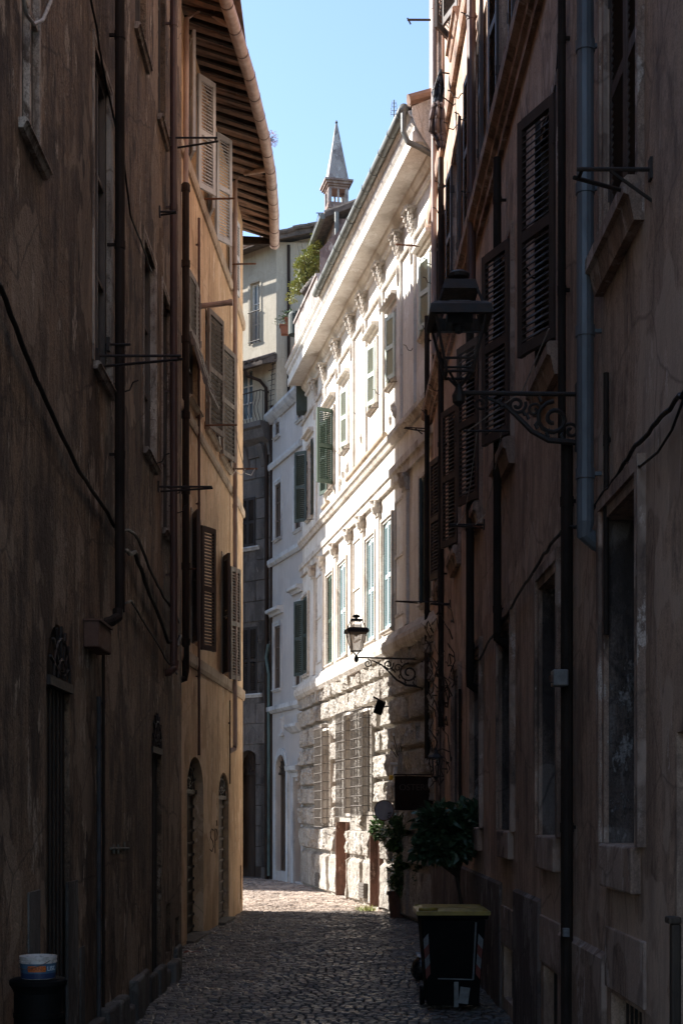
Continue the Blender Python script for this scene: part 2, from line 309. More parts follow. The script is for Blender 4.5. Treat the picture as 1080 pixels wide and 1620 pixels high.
def inst(me, name, loc, rotz, parent, rot=None):
    o = bpy.data.objects.new(name, me); C.objects.link(o); o.parent = parent
    o.location = Vector(loc)-WL[parent]; o.rotation_euler = rot or (0, 0, rotz); WL[o] = Vector(loc); return o
def ray(px, py, Y): return Vector(((px-CX)*Y/FPX, Y, CAMH+(HY-py)*Y/FPX))

class Facade:
    """a wall line in plan; s runs along it (away from the street mouth), d out from it, z up"""
    def __init__(f, pts, side):
        f.p = [Vector(q) for q in pts]; f.side = side; f.s = [0.0]
        seg = []
        for a, b in zip(f.p, f.p[1:]):
            f.s.append(f.s[-1]+(b-a).length); u = (b-a).normalized(); seg.append(Vector((u.y, -u.x))*side)
        f.L = f.s[-1]; f.n = []
        for i in range(len(f.p)):
            a = seg[max(i-1, 0)]; b = seg[min(i, len(seg)-1)]; f.n.append((a+b).normalized())
    def seg(f, s):
        i = 0
        while i < len(f.p)-2 and s > f.s[i+1]: i += 1
        return i, (s-f.s[i])/(f.s[i+1]-f.s[i])
    def P(f, s, z, d=0.0):
        i, t = f.seg(s); q = f.p[i].lerp(f.p[i+1], t); n = f.nrm(s); return Vector((q.x+n.x*d, q.y+n.y*d, z))
    def nrm(f, s):
        i, t = f.seg(s); t = min(1, max(0, t)); return f.n[i].lerp(f.n[i+1], t).normalized()
    def u(f, s):
        i, t = f.seg(s); return (f.p[i+1]-f.p[i]).normalized()
    def at(f, px, py, d=0.0):
        k = (px-CX)/FPX; best = None; m = len(f.p)-1
        for i in range(m):
            a = f.p[i]+f.n[i]*d; b = f.p[i+1]+f.n[i+1]*d
            e = b-a; den = e.x-k*e.y
            if abs(den) < 1e-9: continue
            t = (k*a.y-a.x)/den
            if (t < 0 and i > 0) or (t > 1 and i < m-1): continue
            Y = a.y+t*e.y
            if Y <= 0: continue
            if best is None or Y < best[1]: best = (f.s[i]+t*(f.s[i+1]-f.s[i]), Y)
        return best[0], CAMH+(HY-py)*best[1]/FPX
    def atY(f, Y):
        for i in range(len(f.p)-1):
            if f.p[i].y <= Y <= f.p[i+1].y or i == len(f.p)-2:
                return f.s[i]+(Y-f.p[i].y)/(f.p[i+1].y-f.p[i].y)*(f.s[i+1]-f.s[i])
def fbox(mb, f, s0, s1, z0, z1, d0, d1):
    ss = [s0]+[x for x in f.s if s0+1e-4 < x < s1-1e-4]+[s1]
    for a, b in zip(ss, ss[1:]):
        mb.hexa([f.P(a, z0, d1), f.P(b, z0, d1), f.P(b, z0, d0), f.P(a, z0, d0), f.P(a, z1, d1), f.P(b, z1, d1), f.P(b, z1, d0), f.P(a, z1, d0)])
def fsweep(mb, f, prof, s0, s1, caps=True):
    """profile = [(d, z)...] swept along the wall"""
    ss = [s0]+[x for x in f.s if s0+1e-4 < x < s1-1e-4]+[s1]; n = len(prof); b = len(mb.v)
    for s in ss: mb.v += [f.P(s, z, d) for d, z in prof]
    for i in range(len(ss)-1):
        for j in range(n):
            mb.f.append([b+i*n+j, b+i*n+(j+1) % n, b+(i+1)*n+(j+1) % n, b+(i+1)*n+j]); mb.m.append(mb.mi)
    if caps:
        mb.f.append([b+j for j in range(n)]); mb.m.append(mb.mi)
        e = b+(len(ss)-1)*n; mb.f.append([e+n-1-j for j in range(n)]); mb.m.append(mb.mi)
def arcpts(s0, s1, z1, rise, n=12):
    c = (s0+s1)/2; a = (s1-s0)/2; zs = z1-rise
    return [(c-a*math.cos(math.pi*i/n), zs+rise*math.sin(math.pi*i/n)) for i in range(n+1)]
def wallmesh(f, s0, s1, z0, z1, ops):
    """front face with real openings and their reveals; ops = (s0, s1, z0, z1, depth, rise)"""
    mb = MB()
    S = sorted(set([s0, s1]+[x for x in f.s if s0 < x < s1]+[min(max(o[i], s0), s1) for o in ops for i in (0, 1)]))
    Z = sorted(set([z0, z1]+[o[i] for o in ops for i in (2, 3)]))
    for a, b in zip(S, S[1:]):
        if b-a < 1e-5: continue
        for c, d in zip(Z, Z[1:]):
            if d-c < 1e-5: continue
            ms, mz = (a+b)/2, (c+d)/2
            if any(o[0] < ms < o[1] and o[2] < mz < o[3] for o in ops): continue
            mb.poly([f.P(a, c), f.P(b, c), f.P(b, d), f.P(a, d)])
    for o in ops:
        a, b, c, d, dep = o[:5]; rise = o[5] if len(o) > 5 else 0
        if rise:
            ap = arcpts(a, b, d, rise); h = len(ap)//2
            for i in range(len(ap)-1):
                corner = (a, d) if i < h else (b, d)
                mb.poly([f.P(*corner), f.P(*ap[i]), f.P(*ap[i+1])])
                mb.poly([f.P(*ap[i]), f.P(*ap[i+1]), f.P(*ap[i+1], -dep), f.P(*ap[i], -dep)])
            zt = d-rise
        else:
            zt = d; mb.poly([f.P(a, d), f.P(b, d), f.P(b, d, -dep), f.P(a, d, -dep)])
        mb.poly([f.P(a, c), f.P(a, zt), f.P(a, zt, -dep), f.P(a, c, -dep)])
        mb.poly([f.P(b, c), f.P(b, zt), f.P(b, zt, -dep), f.P(b, c, -dep)])
        mb.poly([f.P(a, c), f.P(b, c), f.P(b, c, -dep), f.P(a, c, -dep)])
    return mb
def prism(mb, plan, z0, z1, skip=(), bottom=False):
    """body behind a facade: vertical walls round a plan outline (skip = edge indices left open) and a lid"""
    n = len(plan)
    for i in range(n):
        if i in skip: continue
        a, b = plan[i], plan[(i+1) % n]
        mb.poly([(a[0], a[1], z0), (b[0], b[1], z0), (b[0], b[1], z1), (a[0], a[1], z1)])
    mb.poly([(p[0], p[1], z1) for p in plan])

SH = {}
def shutter_mesh(wd, ht, mat, tiltdir=1, rails=2, pitch=0.06):
    key = (round(wd, 2), round(ht, 2), mat.name, tiltdir, rails, pitch)
    if key in SH: return SH[key]
    mb = MB(); t = 0.045; st = min(0.07, wd*0.16)
    mb.box((st/2, 0, ht/2), (st, t, ht)); mb.box((wd-st/2, 0, ht/2), (st, t, ht))
    zs = [0.05]+[ht*k/rails for k in range(1, rails)]+[ht-0.04]
    for z in zs: mb.box((wd/2, 0, z), (wd-2*st-.002, t*0.94, 0.09))
    n = int(ht/pitch); rot = Matrix.Rotation(R(48)*tiltdir, 3, 'X')
    for i in range(n):
        z = 0.1+(ht-0.2)*(i+.5)/n
        if any(abs(z-q) < 0.065 for q in zs): continue
        mb.box((wd/2, 0, z), (wd-2*st-.002, 0.052, 0.009), rot)
    for z in (0.18*ht, 0.82*ht): mb.box((-.004, 0, z), (0.02, t+0.02, 0.10))
    me = bpy.data.meshes.new('shutter'); me.from_pydata(mb.v, [], mb.f); me.materials.append(mat); me.update()
    SH[key] = me; return me
def shutter(f, parent, side, s, z0, wd, ht, ang, mat, d=0.03, tiltdir=1, rails=2, pitch=0.06, name='shutter'):
    """side 'near' or 'far' hinge at s; ang = how far the leaf stands open from the wall plane"""
    me = shutter_mesh(wd, ht, mat, tiltdir, rails, pitch)
    u = f.u(s)*(1 if side == 'near' else -1); n = f.nrm(s)
    dr = u*math.cos(R(ang))+n*math.sin(R(ang))
    return inst(me, name, f.P(s, z0, d), math.atan2(dr.y, dr.x), parent)
def window(f, parent, s0, s1, z0, z1, dep, fr='wood_frame', pane='pane', sill=None, hood=None, surround=None, rise=0, bars=(1, 2), label=None):
    """frame mesh = the window part; pane, sill, hood, surround are its sub-parts"""
    mb = MB(); t = 0.06; d0, d1 = -dep+.005, -dep+.06
    fbox(mb, f, s0, s0+t, z0, z1, d0, d1); fbox(mb, f, s1-t, s1, z0, z1, d0, d1)
    fbox(mb, f, s0+t+.001, s1-t-.001, z0, z0+t, d0, d1-.002); fbox(mb, f, s0+t+.001, s1-t-.001, z1-t, z1, d0, d1-.002)
    for i in range(1, bars[0]+1):
        q = s0+(s1-s0)*i/(bars[0]+1); fbox(mb, f, q-.025, q+.025, z0+t+.001, z1-t-.001, d0, d1-.004)
    for i in range(1, bars[1]+1):
        q = z0+(z1-z0)*i/(bars[1]+1); fbox(mb, f, s0+t+.001, s1-t-.001, q-.018, q+.018, d0, d1-.012)
    wn = mb.build('window', M[fr], parent)
    if label: wn['label'] = label
    mp = MB(); mp.poly([f.P(s0, z0, -dep+.012), f.P(s1, z0, -dep+.012), f.P(s1, z1, -dep+.012), f.P(s0, z1, -dep+.012)])
    fbox(mp, f, s0, s1, z0, z1, -dep-.02, -dep-.005)
    mp.build('pane', M[pane], wn)
    if sill:
        m, ext, pr, th = sill; q = MB()
        fsweep(q, f, [(-dep+.062, z0-.001), (-dep+.062, z0-th), (pr*.5, z0-th), (pr*.75, z0-th*.45), (pr, z0-th*.4), (pr, z0-.02), (pr-.02, z0-.001)], s0-ext, s1+ext)
        q.build('sill', M[m], wn)
    if surround:
        m, wd, pr = surround; q = MB()
        for a, b, pp in ((wd, wd*.45, pr), (wd*.45, 0, pr*.55)):
            fbox(q, f, s0-a, s0-b-.001, z0-.001, z1+b, -.005, pp); fbox(q, f, s1+b+.001, s1+a, z0-.001, z1+b, -.005, pp)
            fbox(q, f, s0-a, s1+a, z1+b+.001, z1+a, -.005, pp+.001)
        q.build('surround', M[m], wn)
    if hood:
        m, ext, pr, th, zz = hood; q = MB()
        fsweep(q, f, [(0, zz), (pr*.35, zz), (pr*.5, zz+th*.35), (pr*.95, zz+th*.45), (pr, zz+th*.6), (pr, zz+th*.85), (0, zz+th)], s0-ext, s1+ext)
        q.build('hood', M[m], wn)
    return wn
def pipe(f, parent, px, y0, y1, r, mat, d=0.05, elbow=None, collar=1.9, name='drainpipe', hooks=True):
    s, zt = f.at(px, y0, d+r); _, zb = f.at(px, y1, d+r)
    mb = MB(); pts = [f.P(s, zt, d+r), f.P(s, zb, d+r)]
    if elbow: pts += [f.P(s+.02, zb-r*1.2, d+r), f.P(s+.06, zb-r*2.2, d*.4), f.P(s+.08, zb-r*2.6, -.05)]
    mb.tube(pts, r, 12)
    z = zt-0.4
    while z > zb+.2:
        mb.tube([f.P(s, z, d+r), f.P(s, z-.07, d+r)], r*1.13, 12)
        if hooks: fbox(mb, f, s-.012, s+.012, z-.045, z-.02, -.02, d+.01)
        z -= collar
    return mb.build(name, M[mat], parent, smooth=False)
def fcable(f, parent, pts, r, mat, d=0.03, name='cable', wob=0.0):
    P = []
    for (px, py) in pts:
        s, z = f.at(px, py, d); P.append((s, z))
    Q = []
    for (a, b) in zip(P, P[1:]):
        for i in range(5):
            t = i/5.0; Q.append(f.P(a[0]+(b[0]-a[0])*t, a[1]+(b[1]-a[1])*t+rnd.uniform(-wob, wob), d+rnd.uniform(0, wob*.5)))
    Q.append(f.P(P[-1][0], P[-1][1], d))
    mb = MB(); mb.tube(Q, r, 6); return mb.build(name, M[mat], parent, smooth=True)
def bracket(f, parent, px, py, L, mat='iron', two=0.35, name='clothesline_bracket', r=0.012, strut=True):
    s, z = f.at(px, py); mb = MB()
    mb.tube([f.P(s, z, -.03), f.P(s, z, L)], r, 6)
    if two:
        mb.tube([f.P(s+two, z, -.03), f.P(s+two*.3, z, L)], r, 6)
        mb.tube([f.P(s, z, L-.03), f.P(s+two*.3, z, L-.03)], r*.9, 6)
    if strut: mb.tube([f.P(s, z-L*.45, -.02), f.P(s, z-.01, L*.55)], r*.8, 6)
    mb.box(f.P(s, z, 0.0), (.03, .06, .12))
    return mb.build(name, M[mat], parent)
def hook(f, parent, px, py, name='wall_hook'):
    s, z = f.at(px, py); mb = MB()
    mb.tube([f.P(s, z, -.02), f.P(s, z-.03, .05), f.P(s, z-.09, .09), f.P(s, z-.07, .15), f.P(s, z, .18), f.P(s, z+.02, .23)], .008, 5)
    mb.build(name, M['iron'], parent)
def leafcloud(mb, c, rx, ry, rz, n, size, rg, hollow=0.35, up=0.3):
    for _ in range(n):
        while True:
            q = Vector((rg.uniform(-1, 1), rg.uniform(-1, 1), rg.uniform(-1, 1)))
            if hollow < q.length < 1: break
        nv = noise.noise(q*2.3+Vector(c))
        if nv < -0.22: continue
        p = Vector(c)+Vector((q.x*rx, q.y*ry, q.z*rz))*(1+nv*.45)
        L = size*rg.choice((.5, .7, .9, 1.0, 1.3))*rg.uniform(.85, 1.15); W = L*.34
        d = (q.normalized()+Vector((rg.uniform(-1, 1), rg.uniform(-1, 1), rg.uniform(-.9, .5)+up))).normalized()
        sd_ = d.cross(Vector((rg.uniform(-.6, .6), rg.uniform(-.6, .6), 1))).normalized(); nn = sd_.cross(d)
        a = p; m1 = p+d*L*.45+nn*L*.07; e = p+d*L-nn*L*.05
        m2 = p+d*L*.75+nn*L*.03; cup = nn*W*.35
        mb.poly([a, m1+sd_*W+cup, m2+sd_*W*.6+cup*.6, e, m1*.5+m2*.5]); mb.poly([a, m1*.5+m2*.5, e, m2-sd_*W*.6+cup*.6, m1-sd_*W+cup])
# ------------------------------------------------------------------ ground
def ground(ya=2.0, yz=29.3, nm='cobbled_street', mt='cobble', base_=True):
    mb = MB(); base_ and mb.poly([(-900, -300, -0.045), (900, -300, -0.045), (900, 1500, -0.045), (-900, 1500, -0.045)])
    if base_: tag(mb.build('ground', M['joint'], origin=(0, 0, 0)), kind='structure')
    rg = random.Random(3); mb = MB(); y = ya; row = 0
    while y < yz:
        h = rg.uniform(.088, .112)*(1.0 if y < 31 else 1.35); x0 = -2.75 if y < 29.6 else -7.0
        xe = 1.85 if y < 25 else 6.6-.19*y+.1
        if y > 38: xe = min(xe, -.3)
        x = x0+rg.uniform(0, .1)
        bow = lambda xx: 0.10*math.sin(xx*1.9+.4)
        while x < xe:
            wd = rg.uniform(.085, .135)*(1.0 if y < 31 else 1.35); g = .006
            cx, cy = x+wd/2, y+h/2+bow(x)
            zc = 0.012*noise.noise((cx*.9, cy*.6, 0))+0.02*noise.noise((cx*.3, cy*.22, 5))+rg.uniform(-.008, .008)
            tx, ty = rg.uniform(-.09, .09), rg.uniform(-.11, .09)
            a = rg.uniform(-.10, .10); ca, sa = math.cos(a), math.sin(a)
            def q(dx, dy, dz):
                X = dx*ca-dy*sa; Yv = dx*sa+dy*ca; return Vector((cx+X, cy+Yv, zc+dz+tx*dx+ty*dy))
            hw, hh = wd/2-g, h/2-g; j = lambda: rg.uniform(-.006, .006)
            B = [q(-hw+j(), -hh+j(), -.04), q(hw+j(), -hh+j(), -.04), q(hw+j(), hh+j(), -.04), q(-hw+j(), hh+j(), -.04)]
            m = [q(-hw*.97, -hh*.97, -.012), q(hw*.97, -hh*.97, -.012), q(hw*.97, hh*.97, -.012), q(-hw*.97, hh*.97, -.012)]
            tp = [q(-hw*.72+j(), -hh*.7+j(), 0), q(hw*.72+j(), -hh*.7+j(), 0), q(hw*.72+j(), hh*.7+j(), 0), q(-hw*.72+j(), hh*.7+j(), 0)]
            n = len(mb.v); mb.v += B+m+tp
            for k in range(4):
                k2 = (k+1) % 4
                mb.f.append([n+k, n+k2, n+4+k2, n+4+k]); mb.f.append([n+4+k, n+4+k2, n+8+k2, n+8+k]); mb.m += [0, 0]
            mb.f.append([n+8, n+9, n+10, n+11]); mb.m.append(0)
            x += wd
        y += h; row += 1
    tag(mb.build(nm, M[mt], origin=(0, 0, 0)), kind='structure')
ground(); ground(29.42, 46.0, 'small_square_paving', 'cobble_sunlit', False)  # square gets the paler stone, brightened where the sun falls

# ------------------------------------------------------------------ A: dark plaster house, left
FA = Facade([(-2.1, 2.5), (-2.1, 18.7)], 1)
A = thing('plaster_house', (-2.1, 10, 0), 'dark umber house with stained flaking plaster and a tall arched door beside the litter bin', 'house')
def YA(y): return FA.atY(y)
opsA = [(YA(12.1), YA(12.95), 5.9, 8.6, .10), (YA(15.15), YA(16.05), 5.95, 8.2, .12), (YA(16.72), YA(17.6), 5.4, 8.24, .12),
        (YA(9.3), YA(9.97), 6.6, 9.4, .06), (YA(14.5), YA(15.3), 10.1, 12.4, .12), (YA(16.3), YA(17.0), 10.05, 12.4, .12),
        (YA(10.14), YA(11.0), 0.02, 3.47, .06, .43), (YA(15.75), YA(16.6), 0.02, 3.2, .07, .42),
        (YA(17.05), YA(17.5), 0.35, 0.95, .15), (YA(18.0), YA(18.45), 0.12, .72, .15)]
mb = wallmesh(FA, 0, FA.L, -.1, 14.2, opsA)
prism(mb, [(-2.1, 2.5), (-2.1, 18.7), (-9, 18.7), (-9, 2.5)], -.1, 14.2, skip=(0,))
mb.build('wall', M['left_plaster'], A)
mb = MB(); prism(mb, [(-4, 13.5), (-4, 18.6), (-8.5, 18.6), (-8.5, 13.5)], 14.1, 17.6); mb.build('roof_sun_block', M['left_plaster'], A)  # unseen block added on the roof to shade the brown house opposite
for i, o in enumerate(opsA[:6]):
    window(FA, A, o[0]+.002, o[1]-.002, o[2]+.002, o[3]-.002, o[4], fr='wood_frame' if i != 3 else 'old_frame', pane='pane' if i != 3 else 'patch',
           sill=('old_frame', .06, .07, .07), surround=('old_frame', .09, .012) if i in (0, 1, 2) else None)
    if i < 3: q = MB(); fbox(q, FA, o[1]-.012, o[1]-.001, o[2]+.003, o[3]-.003, -o[4]+.065, -.002); q.build('reveal_lining', M['old_frame'], A)
def arched_door(f, parent, o, mat, fan=True, planks=6, name='door', hb=None):
    a, b, c, d, dep, rise = o; ap = arcpts(a, b, d, rise, 12); mb = MB()
    n = len(ap); zt = d-rise
    front = [f.P(a, c, -dep+.02), f.P(b, c, -dep+.02)]+[f.P(q[0], q[1], -dep+.02) for q in ap[::-1]]
    back = [f.P(a, c, -dep-.04), f.P(b, c, -dep-.04)]+[f.P(q[0], q[1], -dep-.04) for q in ap[::-1]]
    mb.poly(front); mb.poly(back[::-1])
    for i in range(1, planks):
        q = a+(b-a)*i/planks; fbox(mb, f, q-.012, q+.012, c+.02, zt, -dep+.021, -dep+.034)
    if hb:
        z = c+.1
        while z < zt: fbox(mb, f, a+.01, b-.01, z, z+.045, -dep+.022, -dep+.05); z += hb
    o_ = mb.build(name, M[mat], parent)
    if fan:
        q = MB(); cx = (a+b)/2; rr = rise
        fbox(q, f, a, b, zt-.05, zt+.02, -dep+.03, -dep+.09)
        for k in range(1, 8):
            an = math.pi*k/8; q.tube([f.P(cx+.08*math.cos(an), zt+.02+.08*math.sin(an), -dep+.08), f.P(cx+(b-a)/2*.97*math.cos(an), zt+rr*.97*math.sin(an), -dep+.08)], .013, 5)
        for r_ in (.35, .7):
            q.tube([f.P(cx+(b-a)/2*r_*math.cos(math.pi*k/12), zt+.02+rr*r_*math.sin(math.pi*k/12), -dep+.085) for k in range(13)], .012, 5)
        q.build('fanlight_grille', M['iron'], o_)
    return o_
arched_door(FA, A, opsA[6], 'door_dark'); arched_door(FA, A, opsA[7], 'door_dark')
for o in opsA[8:10]:
    q = MB(); fbox(q, FA, o[0], o[1], o[2], o[3], -.16, -.12)
    for k in range(1, 5): q.tube([FA.P(o[0]+(o[1]-o[0])*k/5, o[2], -.05), FA.P(o[0]+(o[1]-o[0])*k/5, o[3], -.05)], .01, 5)
    q.build('cellar_grille', M['iron'], A)
pipe(FA, A, 190, -20, 968, .045, 'pipe_dark', elbow=None); pipe(FA, A, 275, -20, 1052, .045, 'pipe_brown', elbow=None, collar=2.2)
mb = MB(); s, z = FA.at(186, 968, .09); mb.tube([FA.P(s, z+.02, .095), FA.P(s-.02, z-.05, .095), FA.P(s-.12, z-.1, .06), FA.P(s-.2, z-.14, -.05)], .047, 10); mb.build('drainpipe_shoe', M['pipe_dark'], A)
mb = MB(); s, z = FA.at(277, 1050, .09); mb.tube([FA.P(s, z+.03, .095), FA.P(s-.03, z-.06, .09), FA.P(s-.18, z-.12, .04), FA.P(s-.25, z-.14, -.05)], .047, 10); mb.build('drainpipe_shoe', M['pipe_brown'], A)
pipe(FA, A, 157, 1102, 1640, .02, 'conduit_grey', d=.01, name='conduit', collar=3)
pipe(FA, A, 164, 1035, 1640, .014, 'pipe_dark', d=.01, name='conduit', collar=3)
fcable(FA, A, [(-40, 395), (0, 450), (40, 560), (80, 650), (125, 745), (170, 812), (185, 840)], .018, 'cable', .04, wob=.01)
fcable(FA, A, [(185, 838), (212, 842), (240, 905), (262, 950), (284, 985)], .016, 'cable', .04, wob=.02)
fcable(FA, A, [(192, 868), (213, 876), (228, 918), (250, 968), (266, 1015), (279, 1022), (285, 1006)], .022, 'cable', .05, wob=.02)
fcable(FA, A, [(190, 955), (207, 952), (232, 990), (262, 1042), (280, 1066)], .012, 'cable', .04, wob=.01)
fcable(FA, A, [(137, -30), (152, 40), (161, 100), (176, 170), (196, 260), (206, 340), (222, 380), (240, 430)], .010, 'cable', .03, wob=.01)
fcable(FA, A, [(36, -8), (42, 22), (54, 38), (68, 32), (80, 4), (84, -12)], .014, 'wire_white', .05)
for (x, y, L, two) in ((262, 218, .62, .3), (155, 563, .72, .3), (250, 770, .62, .25), (252, 335, .2, .1), (172, 545, .2, .0)):
    bracket(FA, A, x, y, L, two=two, strut=False)
for x, y in ((235, 720), (180, 605), (265, 770), (270, 800)): hook(FA, A, x, y)
# pale repair strips beside the door
for (x0, x1, y0, y1) in ((44, 62, 1412, 1540), (106, 122, 1396, 1700), (126, 133, 1500, 1700)):
    s0, zt = FA.at(x0, y0); s1, _ = FA.at(x1, y0); q = MB()
    fbox(q, FA, s0, s1, .05, zt, -.01, .012); q.build('repair_patch', M['patch'], A, bevel=.004)
# rough stone footing at the far corner
mb = MB(); rg = random.Random(5)
for s in [YA(11.6+.62*k) for k in range(11)]:
    hgt = rg.uniform(.18, .42); fbox(mb, FA, s, s+.56, -.05, hgt, -.01, rg.uniform(.04, .12))
mb.build('footing', M['patch'], A, bevel=.03)
# junction box
s, z = FA.at(155, 982, .12); s1, _ = FA.at(176, 982, .12); _, zb = FA.at(165, 1030, .12)
jb = thing('junction_box', FA.P(s, zb, .06), 'brown painted metal box on the dark house wall below a drainpipe end', 'junction box')
mb = MB(); fbox(mb, FA, s, s1-.05, zb, z, .0, .13); mb.build('case', M['box_brown'], jb, bevel=.012)
mb = MB(); fbox(mb, FA, s-.01, s1-.04, z+.001, z+.02, .0, .145); mb.build('lid', M['box_brown'], jb)

# ------------------------------------------------------------------ B: ochre house with the wide eaves
FB = Facade([(-2.6, 18.65), (-2.43, 21.7), (-2.115, 27.7), (-2.06, 29.0), (-2.05, 29.6)], 1)
B = thing('ochre_house', (-2.3, 25, 0), 'ochre plastered house with broad rafter eaves, round gutter and two arched doorways', 'house')
ZB = 14.3
EAVE = [(-1.86, 18.8), (-1.70, 20.9), (-1.49, 23.1), (-1.36, 25.2), (-1.32, 26.6), (-1.34, 28.3), (-1.41, 30.0)]
def opB(x0, x1, yt, yb, dep, rise=0, w_=None, zt=None, zb=None):
    a, z1 = FB.at(x0, yt); b, _ = FB.at(x1, yt); _, z0 = FB.at((x0+x1)/2, yb); _, z1 = FB.at((x0+x1)/2, yt)
    return (a, b if w_ is None else a+w_, z0 if zb is None else zb, z1 if zt is None else zt, dep, rise)
Bt = [(FB.atY(22.2), FB.atY(23.1), 12.25, 14.0, .14), (FB.atY(24.3), FB.atY(25.2), 12.25, 14.05, .14), (FB.atY(27.1), FB.atY(27.8), 12.25, 13.6, .14)]
Bm = [opB(295, 313, 445, 640, .14), opB(325, 343, 507, 692, .14), opB(347, 362, 560, 732, .14)]
Bl = [(FB.atY(22.6), FB.atY(23.45), 4.75, 6.8, .14), (FB.atY(26.15), FB.atY(27.1), 4.6, 6.75, .14)]
Bd = [(FB.at(296, 1300)[0], FB.at(322, 1300)[0], .02, 2.95, .20, .55), (FB.at(346, 1300)[0], FB.at(362, 1300)[0], .02, 2.78, .13, .45)]
Bv = [(FB.atY(29.0), FB.atY(29.25), .25, .95, .12)]
mb = wallmesh(FB, 0, FB.L, -.1, ZB, [o for o in Bt+Bm+Bl+Bd+Bv])
prism(mb, [tuple(q) for q in FB.p]+[(-9, 30.6), (-9, 18.65)], -.1, ZB, skip=(0, 1, 2, 3))
mb.build('wall', M['ochre'], B)
for o in Bt: 
    wn = window(FB, B, o[0]+.002, o[1]-.002, o[2]+.002, o[3]-.002, o[4], fr='white_frame', surround=('stone_sill', .08, .02))
    wd = (o[1]-o[0])/2; hh = o[3]-o[2]+.1
    big = o is not Bt[2]
    shutter(FB, wn, 'near', o[0], o[2]-.05, wd-.03, hh, 160 if big else 170, M['shutter_beige'], tiltdir=-1)
    shutter(FB, wn, 'far', o[1], o[2]-.05, wd-.03, hh, 148 if big else 172, M['shutter_beige'], tiltdir=1)
for i, o in enumerate(Bm):
    wn = window(FB, B, o[0]+.002, o[1]-.002, o[2]+.002, o[3]-.002, o[4], fr='wood_frame', sill=('stone_sill', .03, .1, .07))
    wd = (o[1]-o[0])/2; hh = o[3]-o[2]-.01
    if i == 0:
        for k, sd_ in ((0, 'near'), (1, 'far')):
            shutter(FB, wn, sd_, o[k], o[2]+hh*.5, wd-.005, hh*.5, 3, M['shutter_brown'], rails=1, tiltdir=-1 if k == 0 else 1, pitch=.085)
            # lower flap pushed out on its hinge
            me = shutter_mesh(wd-.005, hh*.5, M['shutter_brown'], -1, 1, .085)
            u = FB.u(o[0]); n = FB.nrm(o[0]); ang = R(17)
            zv = (Vector((0, 0, -1))*math.cos(ang)+Vector((n.x, n.y, 0))*math.sin(ang)); xv = Vector((u.x, u.y, 0)); yv = zv.cross(xv)
            mt = Matrix((xv, yv, zv)).transposed()
            inst(me, 'shutter_flap', FB.P(o[0]+wd*k+.003, o[2]+hh*.5, .06), 0, wn, rot=mt.to_euler())
    else:
        shutter(FB, wn, 'near', o[0], o[2], wd+.04, hh, 12, M['shutter_brown'], tiltdir=-1, pitch=.085, d=.05); shutter(FB, wn, 'far', o[1], o[2], wd+.02, hh, 5, M['shutter_brown'], tiltdir=1, pitch=.085, d=.05)
for i, o in enumerate(Bl):
    wn = window(FB, B, o[0]+.002, o[1]-.002, o[2]+.002, o[3]-.002, o[4], fr='white_frame', surround=('stone_sill', .08, .02))
    wd = (o[1]-o[0])/2; hh = o[3]-o[2]
    shutter(FB, wn, 'near', o[0], o[2]-.02, wd, hh, 160, M['shutter_dark'], tiltdir=-1)
    shutter(FB, wn, 'far', o[1], o[2]-.02, wd, hh, 156 if i == 0 else 164, M['shutter_dark'] if i == 0 else M['shutter_brown'])
for i, o in enumerate(Bd): arched_door(FB, B, o, 'door_dark' if i == 0 else 'door_brown', fan=True, planks=1, hb=.2)
for o in Bv:
    q = MB(); fbox(q, FB, o[0], o[1], o[2], o[3], -.13, -.09); q.build('vent_grille', M['iron'], B)
for z0, th, pr in ((12.05, .16, .06), (8.15, .14, .05), (4.35, .20, .05)):
    q = MB(); fsweep(q, FB, [(-.01, z0), (pr*.6, z0), (pr, z0+th*.3), (pr, z0+th), (-.01, z0+th)], .02, FB.L-.002); q.build('string_course', M['stone_sill'], B)
# step stones under the arched doors
for o in Bd:
    q = MB(); fbox(q, FB, o[0]-.05, o[1]+.05, -.03, .05, -.4, .12); q.build('door_step', M['patch'], B, bevel=.015)
# eaves: gutter, boards, rafters, tiles
def eave_pt(s):                                     # the eave point opposite wall position s
    Y = FB.P(s, 0).y
    for a, b in zip(EAVE, EAVE[1:]):
        if a[1] <= Y <= b[1] or b is EAVE[-1]:
            t = (Y-a[1])/(b[1]-a[1]); return Vector((a[0]+(b[0]-a[0])*t, Y, 0))
ZG = 14.0
mb = MB(); mb.tube([(x, y, ZG) for x, y in EAVE], .10, 16)
g = mb.build('gutter', M['pipe_pale'], B, smooth=True)
mb = MB()
for k in range(17):
    mb = MB(); Y = 18.95+k*.68; a = eave_pt(FB.atY(Y)); b = eave_pt(FB.atY(min(Y+.03, 30)))
    mb.tube([(a.x, Y, ZG), (b.x+.0, Y+.025, ZG)], .1045, 16); mb.build('gutter_joint', M['pipe_brown'], g)
def strip(mb, o0, o1, zw, ze, th, y0=18.8, y1=30.0, n=24, wall_in=0.3):
    for k in range(n):
        ya, yb = y0+(y1-y0)*k/n, y0+(y1-y0)*(k+1)/n; P_ = []
        for y in (ya, yb):
            wp = FB.P(FB.atY(y), 0, -wall_in); e = eave_pt(FB.atY(y)); P_.append((wp, e))
        (wa, ea), (wb, eb) = P_
        ea = wa.lerp(ea, o1); eb = wb.lerp(eb, o1)
        ea.y, eb.y, wa.y, wb.y = ya, yb, ya, yb
        mb.hexa([(wa.x, wa.y, zw), (ea.x, ea.y, ze), (eb.x, eb.y, ze), (wb.x, wb.y, zw), (wa.x, wa.y, zw+th), (ea.x, ea.y, ze+th), (eb.x, eb.y, ze+th), (wb.x, wb.y, zw+th)])
mb = MB(); strip(mb, 0, .96, 14.52, 14.13, .03); mb.build('eave_boards', M['board'], B)
NR = 30
